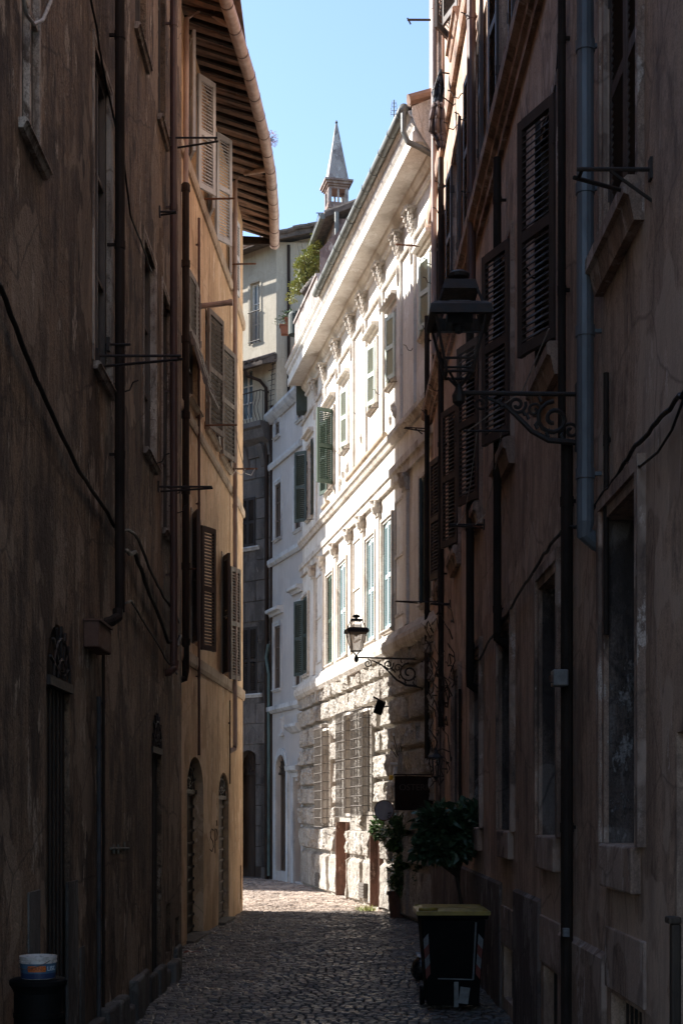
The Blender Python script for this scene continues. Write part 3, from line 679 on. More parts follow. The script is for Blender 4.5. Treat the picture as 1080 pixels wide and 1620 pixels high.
for k in range(NR):
    y = 19.0+k*(10.85/(NR-1)); s = FB.atY(y); wp = FB.P(s, 0, -.25); e = eave_pt(s); e2 = wp.lerp(e, .90); e2.y = y+rnd.uniform(-.03, .03)
    dv = Vector((0, 1, 0))*.05; mb = MB(); zw, ze = 14.40+rnd.uniform(-.01, .01), 14.03+rnd.uniform(-.02, .01); z2 = (zw*.3+ze*.7)-.015
    m_ = wp.lerp(e2, .8); rw = rnd.uniform(.034, .05)
    for (p0, z0_, h0, p1, z1_, h1) in ((wp, zw, .12, m_, z2, .12), (m_, z2, .12, e2, ze+.03, .08)):
        mb.hexa([(p0.x, p0.y-rw, z0_), (p1.x, p1.y-rw, z1_), (p1.x, p1.y+rw, z1_), (p0.x, p0.y+rw, z0_), (p0.x, p0.y-rw, z0_+h0), (p1.x, p1.y-rw, z1_+h1), (p1.x, p1.y+rw, z1_+h1), (p0.x, p0.y+rw, z0_+h0)])
    mb.build('rafter', M['rafter'], B, bevel=.012)
mb = MB()
# pan-tile roof, a run of half-round tiles up the slope
for k in range(52):
    y = 18.85+k*.2135; s = FB.atY(min(y, 29.9)); e = eave_pt(s); x0 = e.x-.04
    pts = [(x0, y, ZG+.16), (x0-2.4, y, ZG+.16+.75), (x0-5.5, y, ZG+.16+1.75)]
    mb.tube(pts, .085, 8)
mb.hexa([(-1.5, 18.75, ZG+.14), (-7.3, 18.75, ZG+1.95), (-7.3, 30.05, ZG+1.95), (-1.5, 30.05, ZG+.14), (-1.5, 18.75, ZG+.17), (-7.3, 18.75, ZG+1.98), (-7.3, 30.05, ZG+1.98), (-1.5, 30.05, ZG+.17)])
mb.poly([(-7.3, 18.75, ZG+1.95), (-9.2, 18.75, ZG+1.4), (-9.2, 30.05, ZG+1.4), (-7.3, 30.05, ZG+1.95)])
mb.build('roof', M['tile'], B)
mb = MB()                                           # gable verge closing the far end of the eaves
mb.hexa([(-9, 29.9, 14.05), (-1.47, 29.9, 13.98), (-1.47, 29.98, 13.98), (-9, 29.98, 14.05), (-9, 29.9, 14.5), (-1.47, 29.9, 14.12), (-1.47, 29.98, 14.12), (-9, 29.98, 14.5)])
mb.build('verge_board', M['board'], B)
# rainwater pipes
a = eave_pt(FB.atY(25.9)); s, _ = FB.at(372, 290, .06)
q = MB(); sA, zA = FB.at(372, 288, .09); zbot = FB.at(374, 1180, .09)[1]
q.tube([(a.x-.02, 26.4, ZG-.03), FB.P(sA, zA+.15, .2), FB.P(sA, zA, .09), FB.P(sA, zbot, .09), FB.P(sA+.03, zbot-.06, .08), FB.P(sA-.1, zbot-.12, .0), FB.P(sA-.14, zbot-.14, -.05)], .045, 12)
for k in range(7): q.tube([FB.P(sA, zA-.6-1.4*k, .09), FB.P(sA, zA-.67-1.4*k, .09)], .053, 12)
q.build('drainpipe', M['pipe_pale'], B)
sA, zA = FB.at(294, 40, .07); _, zm = FB.at(292, 285, .07); _, zb = FB.at(290, 1060, .07)
q = MB(); e = eave_pt(sA); q.tube([(e.x-.02, e.y, ZG-.02), FB.P(sA, zA+.25, .35), FB.P(sA, zA+.1, .08), FB.P(sA, zm, .07)], .042, 12); q.build('drainpipe', M['pipe_pale'], B)
q = MB(); q.tube([FB.P(sA, zm, .07), FB.P(sA, zb, .07), FB.P(sA+.02, zb-.1, .05), FB.P(sA-.1, zb-.15, -.05)], .055, 12)
for k in range(7): q.tube([FB.P(sA, zm-.02-1.15*k, .07), FB.P(sA, zm-.12-1.15*k, .07)], .068, 12)
q.build('drainpipe', M['pipe_dark'], B)
pipe(FB, B, 315, 345, 1195, .022, 'pipe_brown', d=.03, name='conduit', collar=1.4)
pipe(FB, B, 364, 1108, 1240, .012, 'pipe_dark', d=.02, name='conduit', collar=1.4)
q = MB(); sA, zA = FB.at(308, 505, .1); sA, zA = FB.at(318, 485, 0); q.tube([FB.P(sA, zA, -.05), FB.P(sA, zA+.06, .5)], .045, 10); q.tube([FB.P(sA, zA+.056, .47), FB.P(sA, zA+.062, .53)], .055, 10); q.build('vent_pipe', M['pipe_pale'], B)
for (x, y, L) in ((320, 315, .55), (364, 418, .5), (324, 673, .55), (362, 742, .55), (297, 900, .2)):
    bracket(FB, B, x, y, L, mat='rust', two=.0, strut=False, r=.016)
def hang(f0, pts, n='clothesline', mat='wire_white', parent=None):
    q = MB(); q.tube(pts, .006, 5); q.build(n, M[mat], parent)
s0, z0 = FB.at(324, 673); s1, z1 = FB.at(362, 742)
for k, dd in enumerate((.15, .32, .5)):
    p0 = FB.P(s0, z0, dd); p1 = FB.P(s1, z1, dd); m_ = p0.lerp(p1, .5)+Vector((0, 0, -.35-.05*k)); m2 = p0.lerp(p1, .8)+Vector((0, 0, -.27)); hang(FB, [p0, p0.lerp(p1, .2)+Vector((0, 0, -.2)), m_, m2, p1], parent=B)
# small spray-paint tags on the pier between the doors
def scribble(f, pts_list, mat, d=.006, r=.008, label=None, parent=None, name='graffiti'):
    q = MB()
    for pl in pts_list:
        q.tube([f.P(*f.at(x, y), d) for x, y in pl], r, 5)
    o = q.build(name, M[mat], parent)
    if label: o['label'] = label
scribble(FB, [[(337.5, 1314), (335, 1311), (332.5, 1316), (333, 1325), (336.5, 1331), (337.5, 1340), (335, 1347), (332, 1344)], [(340, 1350), (340, 1311), (342.5, 1312), (343.5, 1320), (342.5, 1328), (340, 1330)], [(342, 1298), (343, 1306)]], 'graffiti_dark', parent=B, label='dark scrawled letters SP on the ochre pier')
scribble(FA, [[(174, 1342), (203, 1342)], [(179, 1336), (179, 1350)], [(186, 1336), (186, 1350)], [(196, 1332), (196, 1346)]], 'graffiti', r=.012, parent=A, label='pale row of three crosses sprayed on the wall')

# ------------------------------------------------------------------ G: brown house, right
FG = Facade([(1.785, 2.5), (1.60, 25.9)], -1)
G = thing('brown_house', (1.7, 12, 0), 'tall rose brown house with dark louvred shutters and a thick grey drainpipe', 'house')
def YG(y): return FG.atY(y)
NEAR = [8.3, 11.2, 14.05, 16.95, 19.75, 22.6]
Gg = [(YG(y), YG(y+.95), 1.88, 3.98-.0*i, .27) for i, y in enumerate(NEAR)]
Gf = [(YG(y), YG(y+1.0), 5.75, 7.75, .16) for y in NEAR]
G2 = [(YG(y), YG(y+1.0), 9.55, 11.5, .16) for y in NEAR]
G3 = [(YG(y), YG(y+1.0), 13.2, 15.1, .16) for y in NEAR]
Gc = [(YG(8.25), YG(9.15), .25, .92, .25), (YG(11.25), YG(12.05), .2, .78, .25), (YG(14.0), YG(14.8), .15, .68, .25)]
Gdoor = [(YG(5.6), YG(7.42), .02, 2.5, .3)]
mb = wallmesh(FG, 0, FG.L, -.1, 17.3, Gg+Gf+G2+G3+Gc+Gdoor)
prism(mb, [tuple(FG.p[0]), tuple(FG.p[1]), (9, 25.9), (9, 2.5)], -.1, 17.3, skip=(0,))
mb.build('wall', M['brown'], G)
for i, o in enumerate(Gg):
    window(FG, G, o[0]+.002, o[1]-.002, o[2]+.002, o[3]-.002, .268, fr='wood_frame', pane='pane', surround=('brown_trim', .16, .05))
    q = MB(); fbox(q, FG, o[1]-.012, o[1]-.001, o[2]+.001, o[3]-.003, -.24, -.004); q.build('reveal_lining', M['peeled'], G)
    q = MB(); fbox(q, FG, o[0]-.02, o[1]+.02, o[2]-.28, o[2]-.002, -.1, .06); q.build('window_sill', M['brown_trim'], G, bevel=.015)
for i, o in enumerate(Gf):
    wn = window(FG, G, o[0]+.002, o[1]-.002, o[2]+.002, o[3]-.002, o[4], sill=('brown_trim', .12, .12, .26), surround=('brown_trim', .12, .04))
    wd = .5; hh = 1.98
    if i == 0:
        shutter(FG, wn, 'near', o[0], o[2]+.01, wd-.002, hh, 0, M['shutter_dark'], d=-.04, pitch=.055); shutter(FG, wn, 'far', o[1], o[2]+.01, wd-.002, hh, 0, M['shutter_dark'], d=-.04, tiltdir=-1, pitch=.055)
    else:
        a1 = (23, 22, 22, 19, 15)[i-1]
        shutter(FG, wn, 'near', o[0], o[2]+.06, wd+.06, hh-.05, a1, M['shutter_dark'], tiltdir=-1, pitch=.06)
        shutter(FG, wn, 'far', o[1], o[2]+.06, wd+.06, hh-.05, 8, M['shutter_dark'], tiltdir=1, pitch=.06)
for i, o in enumerate(G2):
    wn = window(FG, G, o[0]+.002, o[1]-.002, o[2]+.002, o[3]-.002, o[4], fr='white_frame', pane='pane_blue', sill=('brown_trim', .08, .1, .1), surround=('brown_trim', .11, .04))
    shutter(FG, wn, 'near', o[0], o[2]+.02, .49, 1.92, 177, M['shutter_dark'], pitch=.07); shutter(FG, wn, 'far', o[1], o[2]+.02, .49, 1.92, 176, M['shutter_dark'], tiltdir=-1, pitch=.07)
for i, o in enumerate(G3):
    wn = window(FG, G, o[0]+.002, o[1]-.002, o[2]+.002, o[3]-.002, o[4], sill=('brown_trim', .1, .12, .16), surround=('brown_trim', .11, .04))
    if i == 4:
        shutter(FG, wn, 'near', o[0], o[2]+.05, .55, 1.9, 18, M['shutter_dark'], pitch=.07); shutter(FG, wn, 'far', o[1], o[2]+.05, .55, 1.9, 30, M['shutter_dark'], tiltdir=-1, pitch=.07)
for o in Gc:
    q = MB(); fbox(q, FG, o[0], o[1], o[2], o[3], -.26, -.2)
    for k in range(1, 7): q.tube([FG.P(o[0]+(o[1]-o[0])*k/7, o[2], -.08), FG.P(o[0]+(o[1]-o[0])*k/7, o[3], -.08)], .01, 5)
    q.build('cellar_grille', M['iron'], G)
    q = MB(); fbox(q, FG, o[0]-.12, o[1]+.12, o[3]+.03, o[3]+.42, -.02, .02); q.build('lintel', M['brown_trim'], G, bevel=.008)
o = Gdoor[0]; q = MB(); fbox(q, FG, o[0], o[1], o[2], o[3], -.3, -.22)
for k in range(1, 7):
    a = o[0]+(o[1]-o[0])*k/7; fbox(q, FG, a-.01, a+.01, .1, 2.4, -.22, -.2)
dr = q.build('door', M['door_dark'], G)
q = MB()
for i in range(2):
    for j in range(8):
        q.lathe(FG.P(o[1]-.10-.12*i, .5+.22*j, -.215), [(.02, -.012), (.02, .012), (.008, .02)], 6)
q.build('door_studs', M['rim_grey'], dr)
q = MB(); fbox(q, FG, o[1]-.02, o[1]+.04, .02, 1.5, -.02, .03); fbox(q, FG, o[1]-.03, o[1]+.06, 1.501, 1.54, -.02, .05); q.build('door_jamb', M['door_brown'], G, bevel=.01)
for z0, prof in ((8.95, [(-.01, 0), (.05, 0), (.05, .10), (.09, .12), (.09, .2), (.15, .24), (.16, .34), (.0, .36), (-.01, .36)]), (12.5, [(-.01, 0), (.07, 0), (.09, .1), (.09, .2), (-.01, .2)])):
    q = MB(); fsweep(q, FG, [(d, z0+z) for d, z in prof], .05, FG.L-.002); q.build('string_course', M['brown_trim'], G)
q = MB(); fsweep(q, FG, [(-.01, 17.0), (.1, 17.0), (.3, 17.2), (.3, 17.32), (-.01, 17.32)], .05, FG.L-.002); q.build('cornice', M['brown_trim'], G)
q = MB(); fsweep(q, FG, [(-.01, -.02), (.035, -.02), (.035, 1.12), (.0, 1.16), (-.01, 1.16)], YG(9.3), YG(11.1)); q.build('plinth', M['brown_trim'], G)
for ya9, yb9 in ((12.2, 13.85), (14.95, 25.8)):
    q = MB(); fsweep(q, FG, [(-.01, -.02), (.03, -.02), (.03, 1.30), (.0, 1.33), (-.01, 1.33)], YG(ya9), YG(yb9)); q.build('plinth', M['plinth'], G)
pipe(FG, G, 925, -30, 826, .058, 'pipe_grey', elbow=True, collar=.95)
pipe(FG, G, 888, -30, 700, .030, 'pipe_dark', d=.03); pipe(FG, G, 896, 700, 1700, .045, 'pipe_dark', d=.02, collar=2.4)
pipe(FG, G, 786, 250, 1002, .042, 'pipe_dark', elbow=True, collar=1.4)
pipe(FG, G, 745, -30, 520, .055, 'pipe_brown', collar=2.1); pipe(FG, G, 743, 520, 1075, .050, 'pipe_dark', elbow=True, collar=2.0)
pipe(FG, G, 697, 250, 1150, .045, 'pipe_dark', collar=2.0); pipe(FG, G, 686, -30, 560, .045, 'pipe_pale', collar=2.0)
pipe(FG, G, 675, 500, 1200, .045, 'pipe_dark', collar=2.4, name='drainpipe')
pipe(FG, G, 958, 590, 1004, .018, 'pipe_dark', d=.01, name='conduit'); pipe(FG, G, 727, 1090, 1420, .02, 'pipe_dark', d=.01, name='conduit', collar=3)
fcable(FG, G, [(1095, 612), (1075, 628), (1040, 668), (1005, 705), (975, 755), (948, 790), (925, 828), (890, 838), (860, 878), (830, 925), (800, 975), (775, 1012), (757, 1047), (742, 1075)], .014, 'cable', .04, wob=.012)
fcable(FG, G, [(1080, 632), (1062, 680), (1040, 715), (1012, 738), (990, 732)], .008, 'cable', .04)
fcable(FG, G, [(884, -20), (884, 60), (880, 120), (876, 160), (862, 200)], .010, 'cable', .03, wob=.006)
for (x, y, L, two) in ((1030, 268, .42, .35), (812, 682, .5, .0), (766, 830, .42, .2), (700, 952, .38, .0), (712, 955, .3, .15)):
    bracket(FG, G, x, y, L, two=two, strut=x > 1000)
for x, y in ((759, 22), (735, 145), (727, 195), (747, 180), (711, 288), (708, 330), (759, 305), (690, 410), (690, 440), (868, 425), (686, 650), (700, 610), (748, 700)): hook(FG, G, x, y)
s0, z0 = FG.at(812, 682); s1, z1 = FG.at(766, 830)
for dd in (.12, .36):
    p0 = FG.P(s0, z0, dd); p1 = FG.P(s1, z1, dd*.9); hang(FG, [p0, p0.lerp(p1, .3)+Vector((0, 0, -.22)), p0.lerp(p1, .6)+Vector((0, 0, -.26)), p1], parent=G)
s0, z0 = FG.at(888, 520); hang(FG, [FG.P(s0, z0, .1), FG.P(s0+.8, z0-.25, .2), FG.P(YG(14.0), FG.at(812, 682)[1], .45)], parent=G)
# white power box on the wall
s, z = FG.at(892, 1060, .1); bx = thing('meter_box', FG.P(s, z-.08, .08), 'small pale grey box fixed to the thin dark drainpipe on the brown house', 'meter box')
q = MB(); fbox(q, FG, s-.07, s+.07, z-.12, z, .08, .19); q.build('case', M['box_grey'], bx, bevel=.012)
q = MB(); fbox(q, FG, s-.04, s+.03, z-.09, z-.04, .19, .205); q.build('cover', M['box_brown'], bx)
q = MB(); s, z = FG.at(897, 1475, .08); fbox(q, FG, s-.03, s+.03, z-.03, z+.03, .07, .115); q.build('pipe_sticker', M['refl_white'], G)
# bare creeper twigs on the far end of the brown house
cr = thing('bare_creeper', FG.P(YG(22), 2.6, .1), 'leafless twiggy creeper climbing the brown house near its small wall lantern', 'creeper')
q = MB(); rg = random.Random(11)
for k in range(46):
    s = YG(rg.uniform(19.5, 24.5)); z = rg.uniform(2.5, 5.2); pts = []; dirr = rg.uniform(-.5, .5)
    for j in range(6): pts.append(FG.P(s, z, .04+rg.uniform(0, .12)+.02*j)); s += dirr*.3+rg.uniform(-.15, .15); z += rg.uniform(-.12, .22)
    q.tube(pts, [.012, .010, .008, .007, .005, .003], 5)
q.build('twigs', M['bark'], cr)
# ------------------------------------------------------------------ F: sunlit palace
FF = Facade([(6.455-.19*24.0, 24.0), (6.455-.19*32, 32.0), (6.455-.19*39.7, 39.7)], -1)
F = thing('palace', (1, 30, 0), 'pale sunlit palace with boulder-like rusticated base, deep cornice and green shutters', 'palace')
def YF(y): return FF.atY(y)
def fr(Y0, Y1, z0, z1, dep, rise=0): return (YF(Y0), YF(Y1), z0, z1, dep, rise)
up = [fr(25.4, 26.2, 10.75, 12.05, .14), fr(28.15, 28.95, 10.65, 11.95, .14), fr(29.95, 30.75, 10.65, 11.95, .14), fr(32.95, 33.75, 10.55, 11.9, .14), fr(34.85, 35.7, 10.05, 11.9, .14), fr(38.0, 38.8, 9.95, 11.9, .14)]
mid = [fr(25.3, 26.1, 5.85, 8.1, .16), fr(28.5, 29.3, 5.75, 7.95, .16), fr(30.1, 30.95, 5.7, 7.9, .16), fr(33.2, 34.1, 5.7, 7.9, .16), fr(34.9, 35.75, 5.7, 7.9, .16), fr(38.6, 39.4, 5.8, 7.9, .16)]
low = [fr(29.95, 31.0, 2.05, 4.15, .3), fr(31.8, 32.85, 2.0, 4.2, .3), fr(34.7, 35.7, 1.75, 4.0, .3)]
nic = [fr(29.45, 30.35, .02, 1.75, .35), fr(32.95, 34.25, .02, 1.8, .35)]
ZL = 5.25
mb = wallmesh(FF, 0, FF.L, ZL, 14.45, up+mid)
prism(mb, [tuple(q) for q in FF.p]+[(3.5, 43.2), (9, 41), (9, 24)], -.1, 14.45, skip=(0, 1))
mb.build('wall', M['palace'], F)
mb = wallmesh(FF, 0, FF.L, -.1, ZL, low+nic); mb.build('wall', M['rustic'], F)
# rough boulder courses
rg = random.Random(21)
def boulder(mb, s0, s1, z0, z1, pr, seed, amp=.075, nx=9, nz_=6, pw=5):
    b = len(mb.v)
    for j in range(nz_+1):
        for i in range(nx+1):
            u, v = i/nx*2-1, j/nz_*2-1
            prof = max(0, (1-abs(u)**pw)*(1-abs(v)**pw))**.30
            s = s0+(s1-s0)*i/nx; z = z0+(z1-z0)*j/nz_
            k = noise.noise((s*2.6, z*2.6, seed))*amp+noise.noise((s*7, z*7, seed+3))*amp*.55+noise.noise((s*17, z*17, seed))*amp*.6
            d = -.03+(pr+k+.03)*prof; mb.v.append(FF.P(s+noise.noise((z*3, s*3, seed))*.025*(1-prof), z, d))
    for j in range(nz_):
        for i in range(nx):
            a = b+j*(nx+1)+i; mb.f.append([a, a+1, a+nx+2, a+nx+1]); mb.m.append(0)
bld = MB(); zc = -.02; ci = 0
heights = [1.05, .62, .55, .50, .55, .5, .55, .5, .42]
for ci, h in enumerate(heights):
    z0, z1 = zc+.015, zc+h-.015; zc += h
    s = -rg.uniform(0, .6)
    while s < FF.L:
        wd = rg.uniform(.7, 1.5) if ci else rg.uniform(1.2, 1.8)
        segs = [(max(s, 0), min(s+wd, FF.L))]; s += wd
        for o in low+nic:
            nx = []
            for a, b_ in segs:
                if o[2] < z1-.05 and o[3] > z0+.05 and o[0] < b_ and o[1] > a:
                    if a < o[0]-.12: nx.append((a, o[0]-.03))
                    if b_ > o[1]+.12: nx.append((o[1]+.03, b_))
                else: nx.append((a, b_))
            segs = nx
        for a, b_ in segs:
            if b_-a < .12: continue
            y_ = FF.P((a+b_)/2, 0).y
            boulder(bld, a+.012, b_-.012, z0, z1, (.09 if ci == 0 else .125)+rg.uniform(-.02, .04), ci*7+s, amp=.04 if ci == 0 else .07, pw=12 if ci == 0 else 10, nx=max(6, min(30, int((b_-a)/.05))), nz_=11)
bld.build('rusticated_blocks', M['rustic'], F, smooth=False)
for o in nic:
    q = MB(); fbox(q, FF, o[0]+.002, o[1]-.002, o[2], o[3]-.002, -.349, -.30); fbox(q, FF, o[0]+.002, o[0]+.02, o[2], o[3]-.01, -.29, .09); fbox(q, FF, o[1]-.02, o[1]-.002, o[2], o[3]-.01, -.29, .09); q.build('niche_lining', M['red_plaster'], F)
def pln(px0, px1, y0, y1):
    s0, z1 = FF.at(px0, y0, .12); s1, _ = FF.at(px1, y0, .12); _, z0 = FF.at((px0+px1)/2, y1, .12); return min(s0, s1), max(s0, s1), z0, z1
for bx_ in ((569, 577, 1396, 1420), (500, 506, 1380, 1402)):
    a, b_, c, d = pln(*bx_); q = MB(); fbox(q, FF, a, b_, c, d, .02, .15); 
    for k in range(5): fbox(q, FF, a, b_, c+(d-c)*k/5, c+(d-c)*k/5+.02, .15, .165)
    q.build('vent_grille', M['grille'], F)
# caged windows
for i, o in enumerate(low):
    wn = window(FF, F, o[0]+.002, o[1]-.002, o[2]+.002, o[3]-.002, .28, fr='wood_frame', pane='pane', surround=('palace_trim', .1, .17))
    q = MB(); a, b_, c, d = o[0]-.06, o[1]+.06, o[2]-.08, o[3]+.08; D = .34; r = .010
    nv = 9; nh = 11
    for k in range(nv+1): q.tube([FF.P(a+(b_-a)*k/nv, c, D), FF.P(a+(b_-a)*k/nv, d, D)], r, 5)
    for k in range(nh+1):
        z = c+(d-c)*k/nh
        q.tube([FF.P(a, z, .0), FF.P(a, z, D+.012), FF.P(b_, z, D+.012), FF.P(b_, z, .0)], r*1.15, 5)
    for k in (1, 2):
        q.tube([FF.P(a, c, D*k/3), FF.P(a, d, D*k/3)], r, 5); q.tube([FF.P(b_, c, D*k/3), FF.P(b_, d, D*k/3)], r, 5)
    g = q.build('window_cage', M['grille'], wn)
# mouldings
def fmould(prof, mat='palace_trim', name='string_course', a=0.0, b_=None):
    q = MB(); fsweep(q, FF, prof, a, FF.L if b_ is None else b_); return q.build(name, M[mat], F)
fmould([(-.01, 5.12), (.16, 5.14), (.23, 5.22), (.25, 5.32), (.23, 5.42), (.17, 5.46), (.12, 5.58), (-.01, 5.66)])
fmould([(-.01, 8.55), (.07, 8.55), (.07, 8.72), (.11, 8.74), (.11, 8.88), (-.01, 8.90)])
fmould([(-.01, 9.36), (.06, 9.36), (.10, 9.44), (.14, 9.47), (.14, 9.57), (-.01, 9.62)])
fmould([(-.01, 12.78), (.05, 12.78), (.07, 12.84), (.03, 12.88), (-.01, 12.88)])
s_end = YF(38.9); s_st = YF(24.7)
fmould([(-.01, 13.38), (.05, 13.38), (.08, 13.44), (.05, 13.49), (.11, 13.54), (.16, 13.60), (.17, 13.66), (-.01, 13.68)], 'palace', 'bed_moulding', s_st+.02, s_end)
fmould([(-.005, 13.681), (.175, 13.661), (.48, 13.66), (.50, 13.62), (.54, 13.62), (.54, 13.82), (.51, 13.85), (.51, 13.92), (.56, 13.98), (.57, 14.04), (.53, 14.06), (.58, 14.09), (.62, 14.14), (.62, 14.17), (.40, 14.24), (-.005, 14.40)], 'palace', 'cornice', s_st, s_end)
q = MB(); a_, b_ = s_st+.02, YF(33.6); n = 12
GD, GZ = .69, 14.22
q.tube([FF.P(a_+(b_-a_)*k/n, GZ, GD) for k in range(n+1)], .085, 14); g = q.build('gutter', M['gutter_grey'], F, smooth=True)
for k in range(12):
    q = MB(); s = a_+.2+(b_-a_)*k/12; q.tube([FF.P(s, GZ, GD), FF.P(s+.04, GZ, GD)], .095, 14); q.build('gutter_joint', M['gutter_grey'], g)
q = MB(); p0 = FF.P(s_st+.06, GZ-.05, GD); q.tube([p0, p0+Vector((0, 0, -.35)), p0+Vector((.08, .0, -.52)), p0+Vector((.30, .0, -.62)), p0+Vector((.6, .1, -.75))], .05, 12); q.build('drainpipe', M['gutter_grey'], F)
# gabled return wall and tiles at the near end of the cornice
q = MB(); pa, pb = FF.P(s_st-.01, 0, .56), FF.P(s_st-.01, 0, -1.5)
def gp(t, z): v = pa.lerp(pb, t); return Vector((v.x, v.y, z))
out = [(0.0, 14.05), (.04, 13.85), (.12, 13.6), (.2, 13.4), (1, 13.2), (1, 15.1), (.4, 14.6), (.0, 14.2)]
q.poly([gp(t, z)+Vector((0, -.10, 0)) for t, z in out]); q.poly([gp(t, z)+Vector((0, .0, 0)) for t, z in out][::-1])
for (t0, za), (t1, zb) in zip(out, out[1:]+out[:1]): q.poly([gp(t0, za)+Vector((0, -.1, 0)), gp(t1, zb)+Vector((0, -.1, 0)), gp(t1, zb), gp(t0, za)])
q.build('gable_return', M['palace_trim'], F)
q = MB()
for k in range(46):
    s = s_st-.02+k*.32
    if s > YF(33.9): break
    q.tube([FF.P(s, 14.30, .62), FF.P(s, 14.65, -.5), FF.P(s, 15.4, -3.0)], .10, 8)
fsweep(q, FF, [(.60, 14.22), (-3.2, 15.35), (-3.2, 15.4), (.60, 14.26)], s_st-.05, s_end)
q.tube([FF.P(s_st-.1, 14.32, .64), FF.P(s_st-.1, 14.62, -.2), FF.P(s_st-.1, 15.05, -1.5)], .085, 8)
q.build('roof', M['tile'], F)
q = MB(); q.lathe(FF.P(s_st, 14.5, -.15), [(.22, 0), (.25, .2), (.16, .34), (.15, .5)], 12); q.lathe(FF.P(s_st, 14.5, -.15), [(.2, .5), (.22, .56), (.05, .66)], 12); q.build('chimney', M['tile'], F)
# pilasters with carved heads
PY = [26.75, 27.85, 29.45, 31.15, 32.5, 34.25, 36.1, 37.4]
def scroll(mb, f, s, z, d, r, dirn=1, th=.012, turns=1.4):
    pts = []
    for k in range(14):
        an = 2*math.pi*turns*k/13; rr = r*(1-.72*k/13); pts.append(f.P(s+dirn*rr*math.cos(an), z+rr*math.sin(an), d))
    mb.tube(pts, th, 5)
for i, y in enumerate(PY):
    s = YF(y); q = MB()
    fbox(q, FF, s-.14, s+.14, 9.66, 12.76, -.01, .055); pl = q.build('pilaster', M['palace'], F)
    q = MB(); fbox(q, FF, s-.15, s+.15, 12.885, 13.14, -.01, .05)
    for lv, (zz, w2, dd) in enumerate(((12.92, .08, .06), (13.0, .11, .09), (13.09, .135, .12), (13.19, .15, .16), (13.29, .165, .19))):
        for k in (-1, 0, 1):
            b0 = len(q.v); q.lathe(FF.P(s+k*w2*.8, zz, dd*.6), [(.012, -.05), (.042, -.03), (.05, .01), (.034, .05), (.012, .07)], 7, a0=rnd.uniform(0, 1))
        scroll(q, FF, s-w2, zz+.03, dd, .06, -1, .016); scroll(q, FF, s+w2, zz+.03, dd, .06, 1, .016)
    fbox(q, FF, s-.20, s+.20, 13.33, 13.375, -.01, .22)
    q.build('carved_capital', M['palace_trim'], pl)
    q = MB()                                        # oval cartouche below the leaves
    q.tube([FF.P(s+.075*math.cos(2*math.pi*k/12), 12.55+.20*math.sin(2*math.pi*k/12), .065) for k in range(13)], .022, 5); q.build('cartouche', M['palace_trim'], pl)
for i, y in enumerate([27.3, 29.75, 31.35, 32.75, 34.55, 36.3, 37.7]):
    s = YF(y); q = MB(); fbox(q, FF, s-.12, s+.12, 5.64, 8.2, -.01, .06); pl = q.build('pilaster', M['palace'], F)
    q = MB(); fbox(q, FF, s-.15, s+.15, 8.201, 8.26, -.01, .09); q.lathe(FF.P(s, 8.27, .05), [(.11, 0), (.15, .12), (.13, .2), (.18, .26)], 10); scroll(q, FF, s-.13, 8.44, .14, .07, -1, .022); scroll(q, FF, s+.13, 8.44, .14, .07, 1, .022)
    q.build('capital', M['palace_trim'], pl)
for y0, y1 in ((27.5, 28.3), (31.6, 32.5), (36.55, 37.4)):
    q = MB(); a, b_ = YF(y0), YF(y1)
    for (A0, A1, Z0, Z1) in ((a, a+.05, 5.9, 8.2), (b_-.05, b_, 5.9, 8.2), (a+.051, b_-.051, 8.15, 8.2), (a+.051, b_-.051, 7.05, 7.1), (a+.051, b_-.051, 5.9, 5.95)): fbox(q, FF, A0, A1, Z0, Z1, -.01, .03)
    q.build('wall_panel', M['palace_trim'], F)
for i, o in enumerate(up):
    wn = window(FF, F, o[0]+.002, o[1]-.002, o[2]+.002, o[3]-.002, o[4], fr='wood_frame', surround=('palace_trim', .10, .05), sill=('palace_trim', .05, .10, .07), hood=('palace', .14, .17, .13, o[3]+.26))
    wd = (o[1]-o[0])/2; hh = o[3]-o[2]-.02
    if i == 4:
        shutter(FF, wn, 'near', o[0], o[2], wd+.05, hh, 112, M['shutter_green2'], tiltdir=-1, pitch=.05); shutter(FF, wn, 'far', o[1], o[2], wd, hh, 165, M['shutter_green2'], pitch=.05)
    elif i == 5:
        shutter(FF, wn, 'near', o[0], o[2], wd, hh, 170, M['shutter_shade']); shutter(FF, wn, 'far', o[1], o[2], wd, hh, 135, M['shutter_shade'])
    else:
        shutter(FF, wn, 'near', o[0], o[2]+.01, wd+.01, hh, 14, M['shutter_green'], tiltdir=1, pitch=.055, d=.045); shutter(FF, wn, 'far', o[1], o[2]+.01, wd+.01, hh, 9, M['shutter_green'], tiltdir=-1, pitch=.055, d=.045)
    q = MB(); s, z = o[0]-.2, o[2]-.14; q.tube([FF.P(s, z, -.02), FF.P(s, z-.03, .2), FF.P(s, z+.05, .24)], .008, 5); q.build('shutter_stay', M['iron'], wn)
for i, o in enumerate(mid):
    wn = window(FF, F, o[0]+.002, o[1]-.002, o[2]+.002, o[3]-.002, o[4], fr='wood_frame', surround=('palace_trim', .12, .07), sill=('palace_trim', .08, .10, .09))
    wd = (o[1]-o[0])/2; hh = o[3]-o[2]-.02; mt = M['shutter_teal'] if i in (1, 2, 3) else M['shutter_green2'] if i == 4 else M['shutter_shade']
    if i in (0, 5):
        shutter(FF, wn, 'near', o[0], o[2], wd-.004, hh, 8, mt, rails=2); shutter(FF, wn, 'far', o[1], o[2], wd-.004, hh, 16 if i == 0 else 152, mt)
    else:
        shutter(FF, wn, 'near', o[0], o[2]+.01, wd-.004, hh, 5, mt, tiltdir=1, d=-.03, pitch=.055); shutter(FF, wn, 'far', o[1], o[2]+.01, wd-.004, hh, 4, mt, tiltdir=-1, d=-.03, pitch=.055)
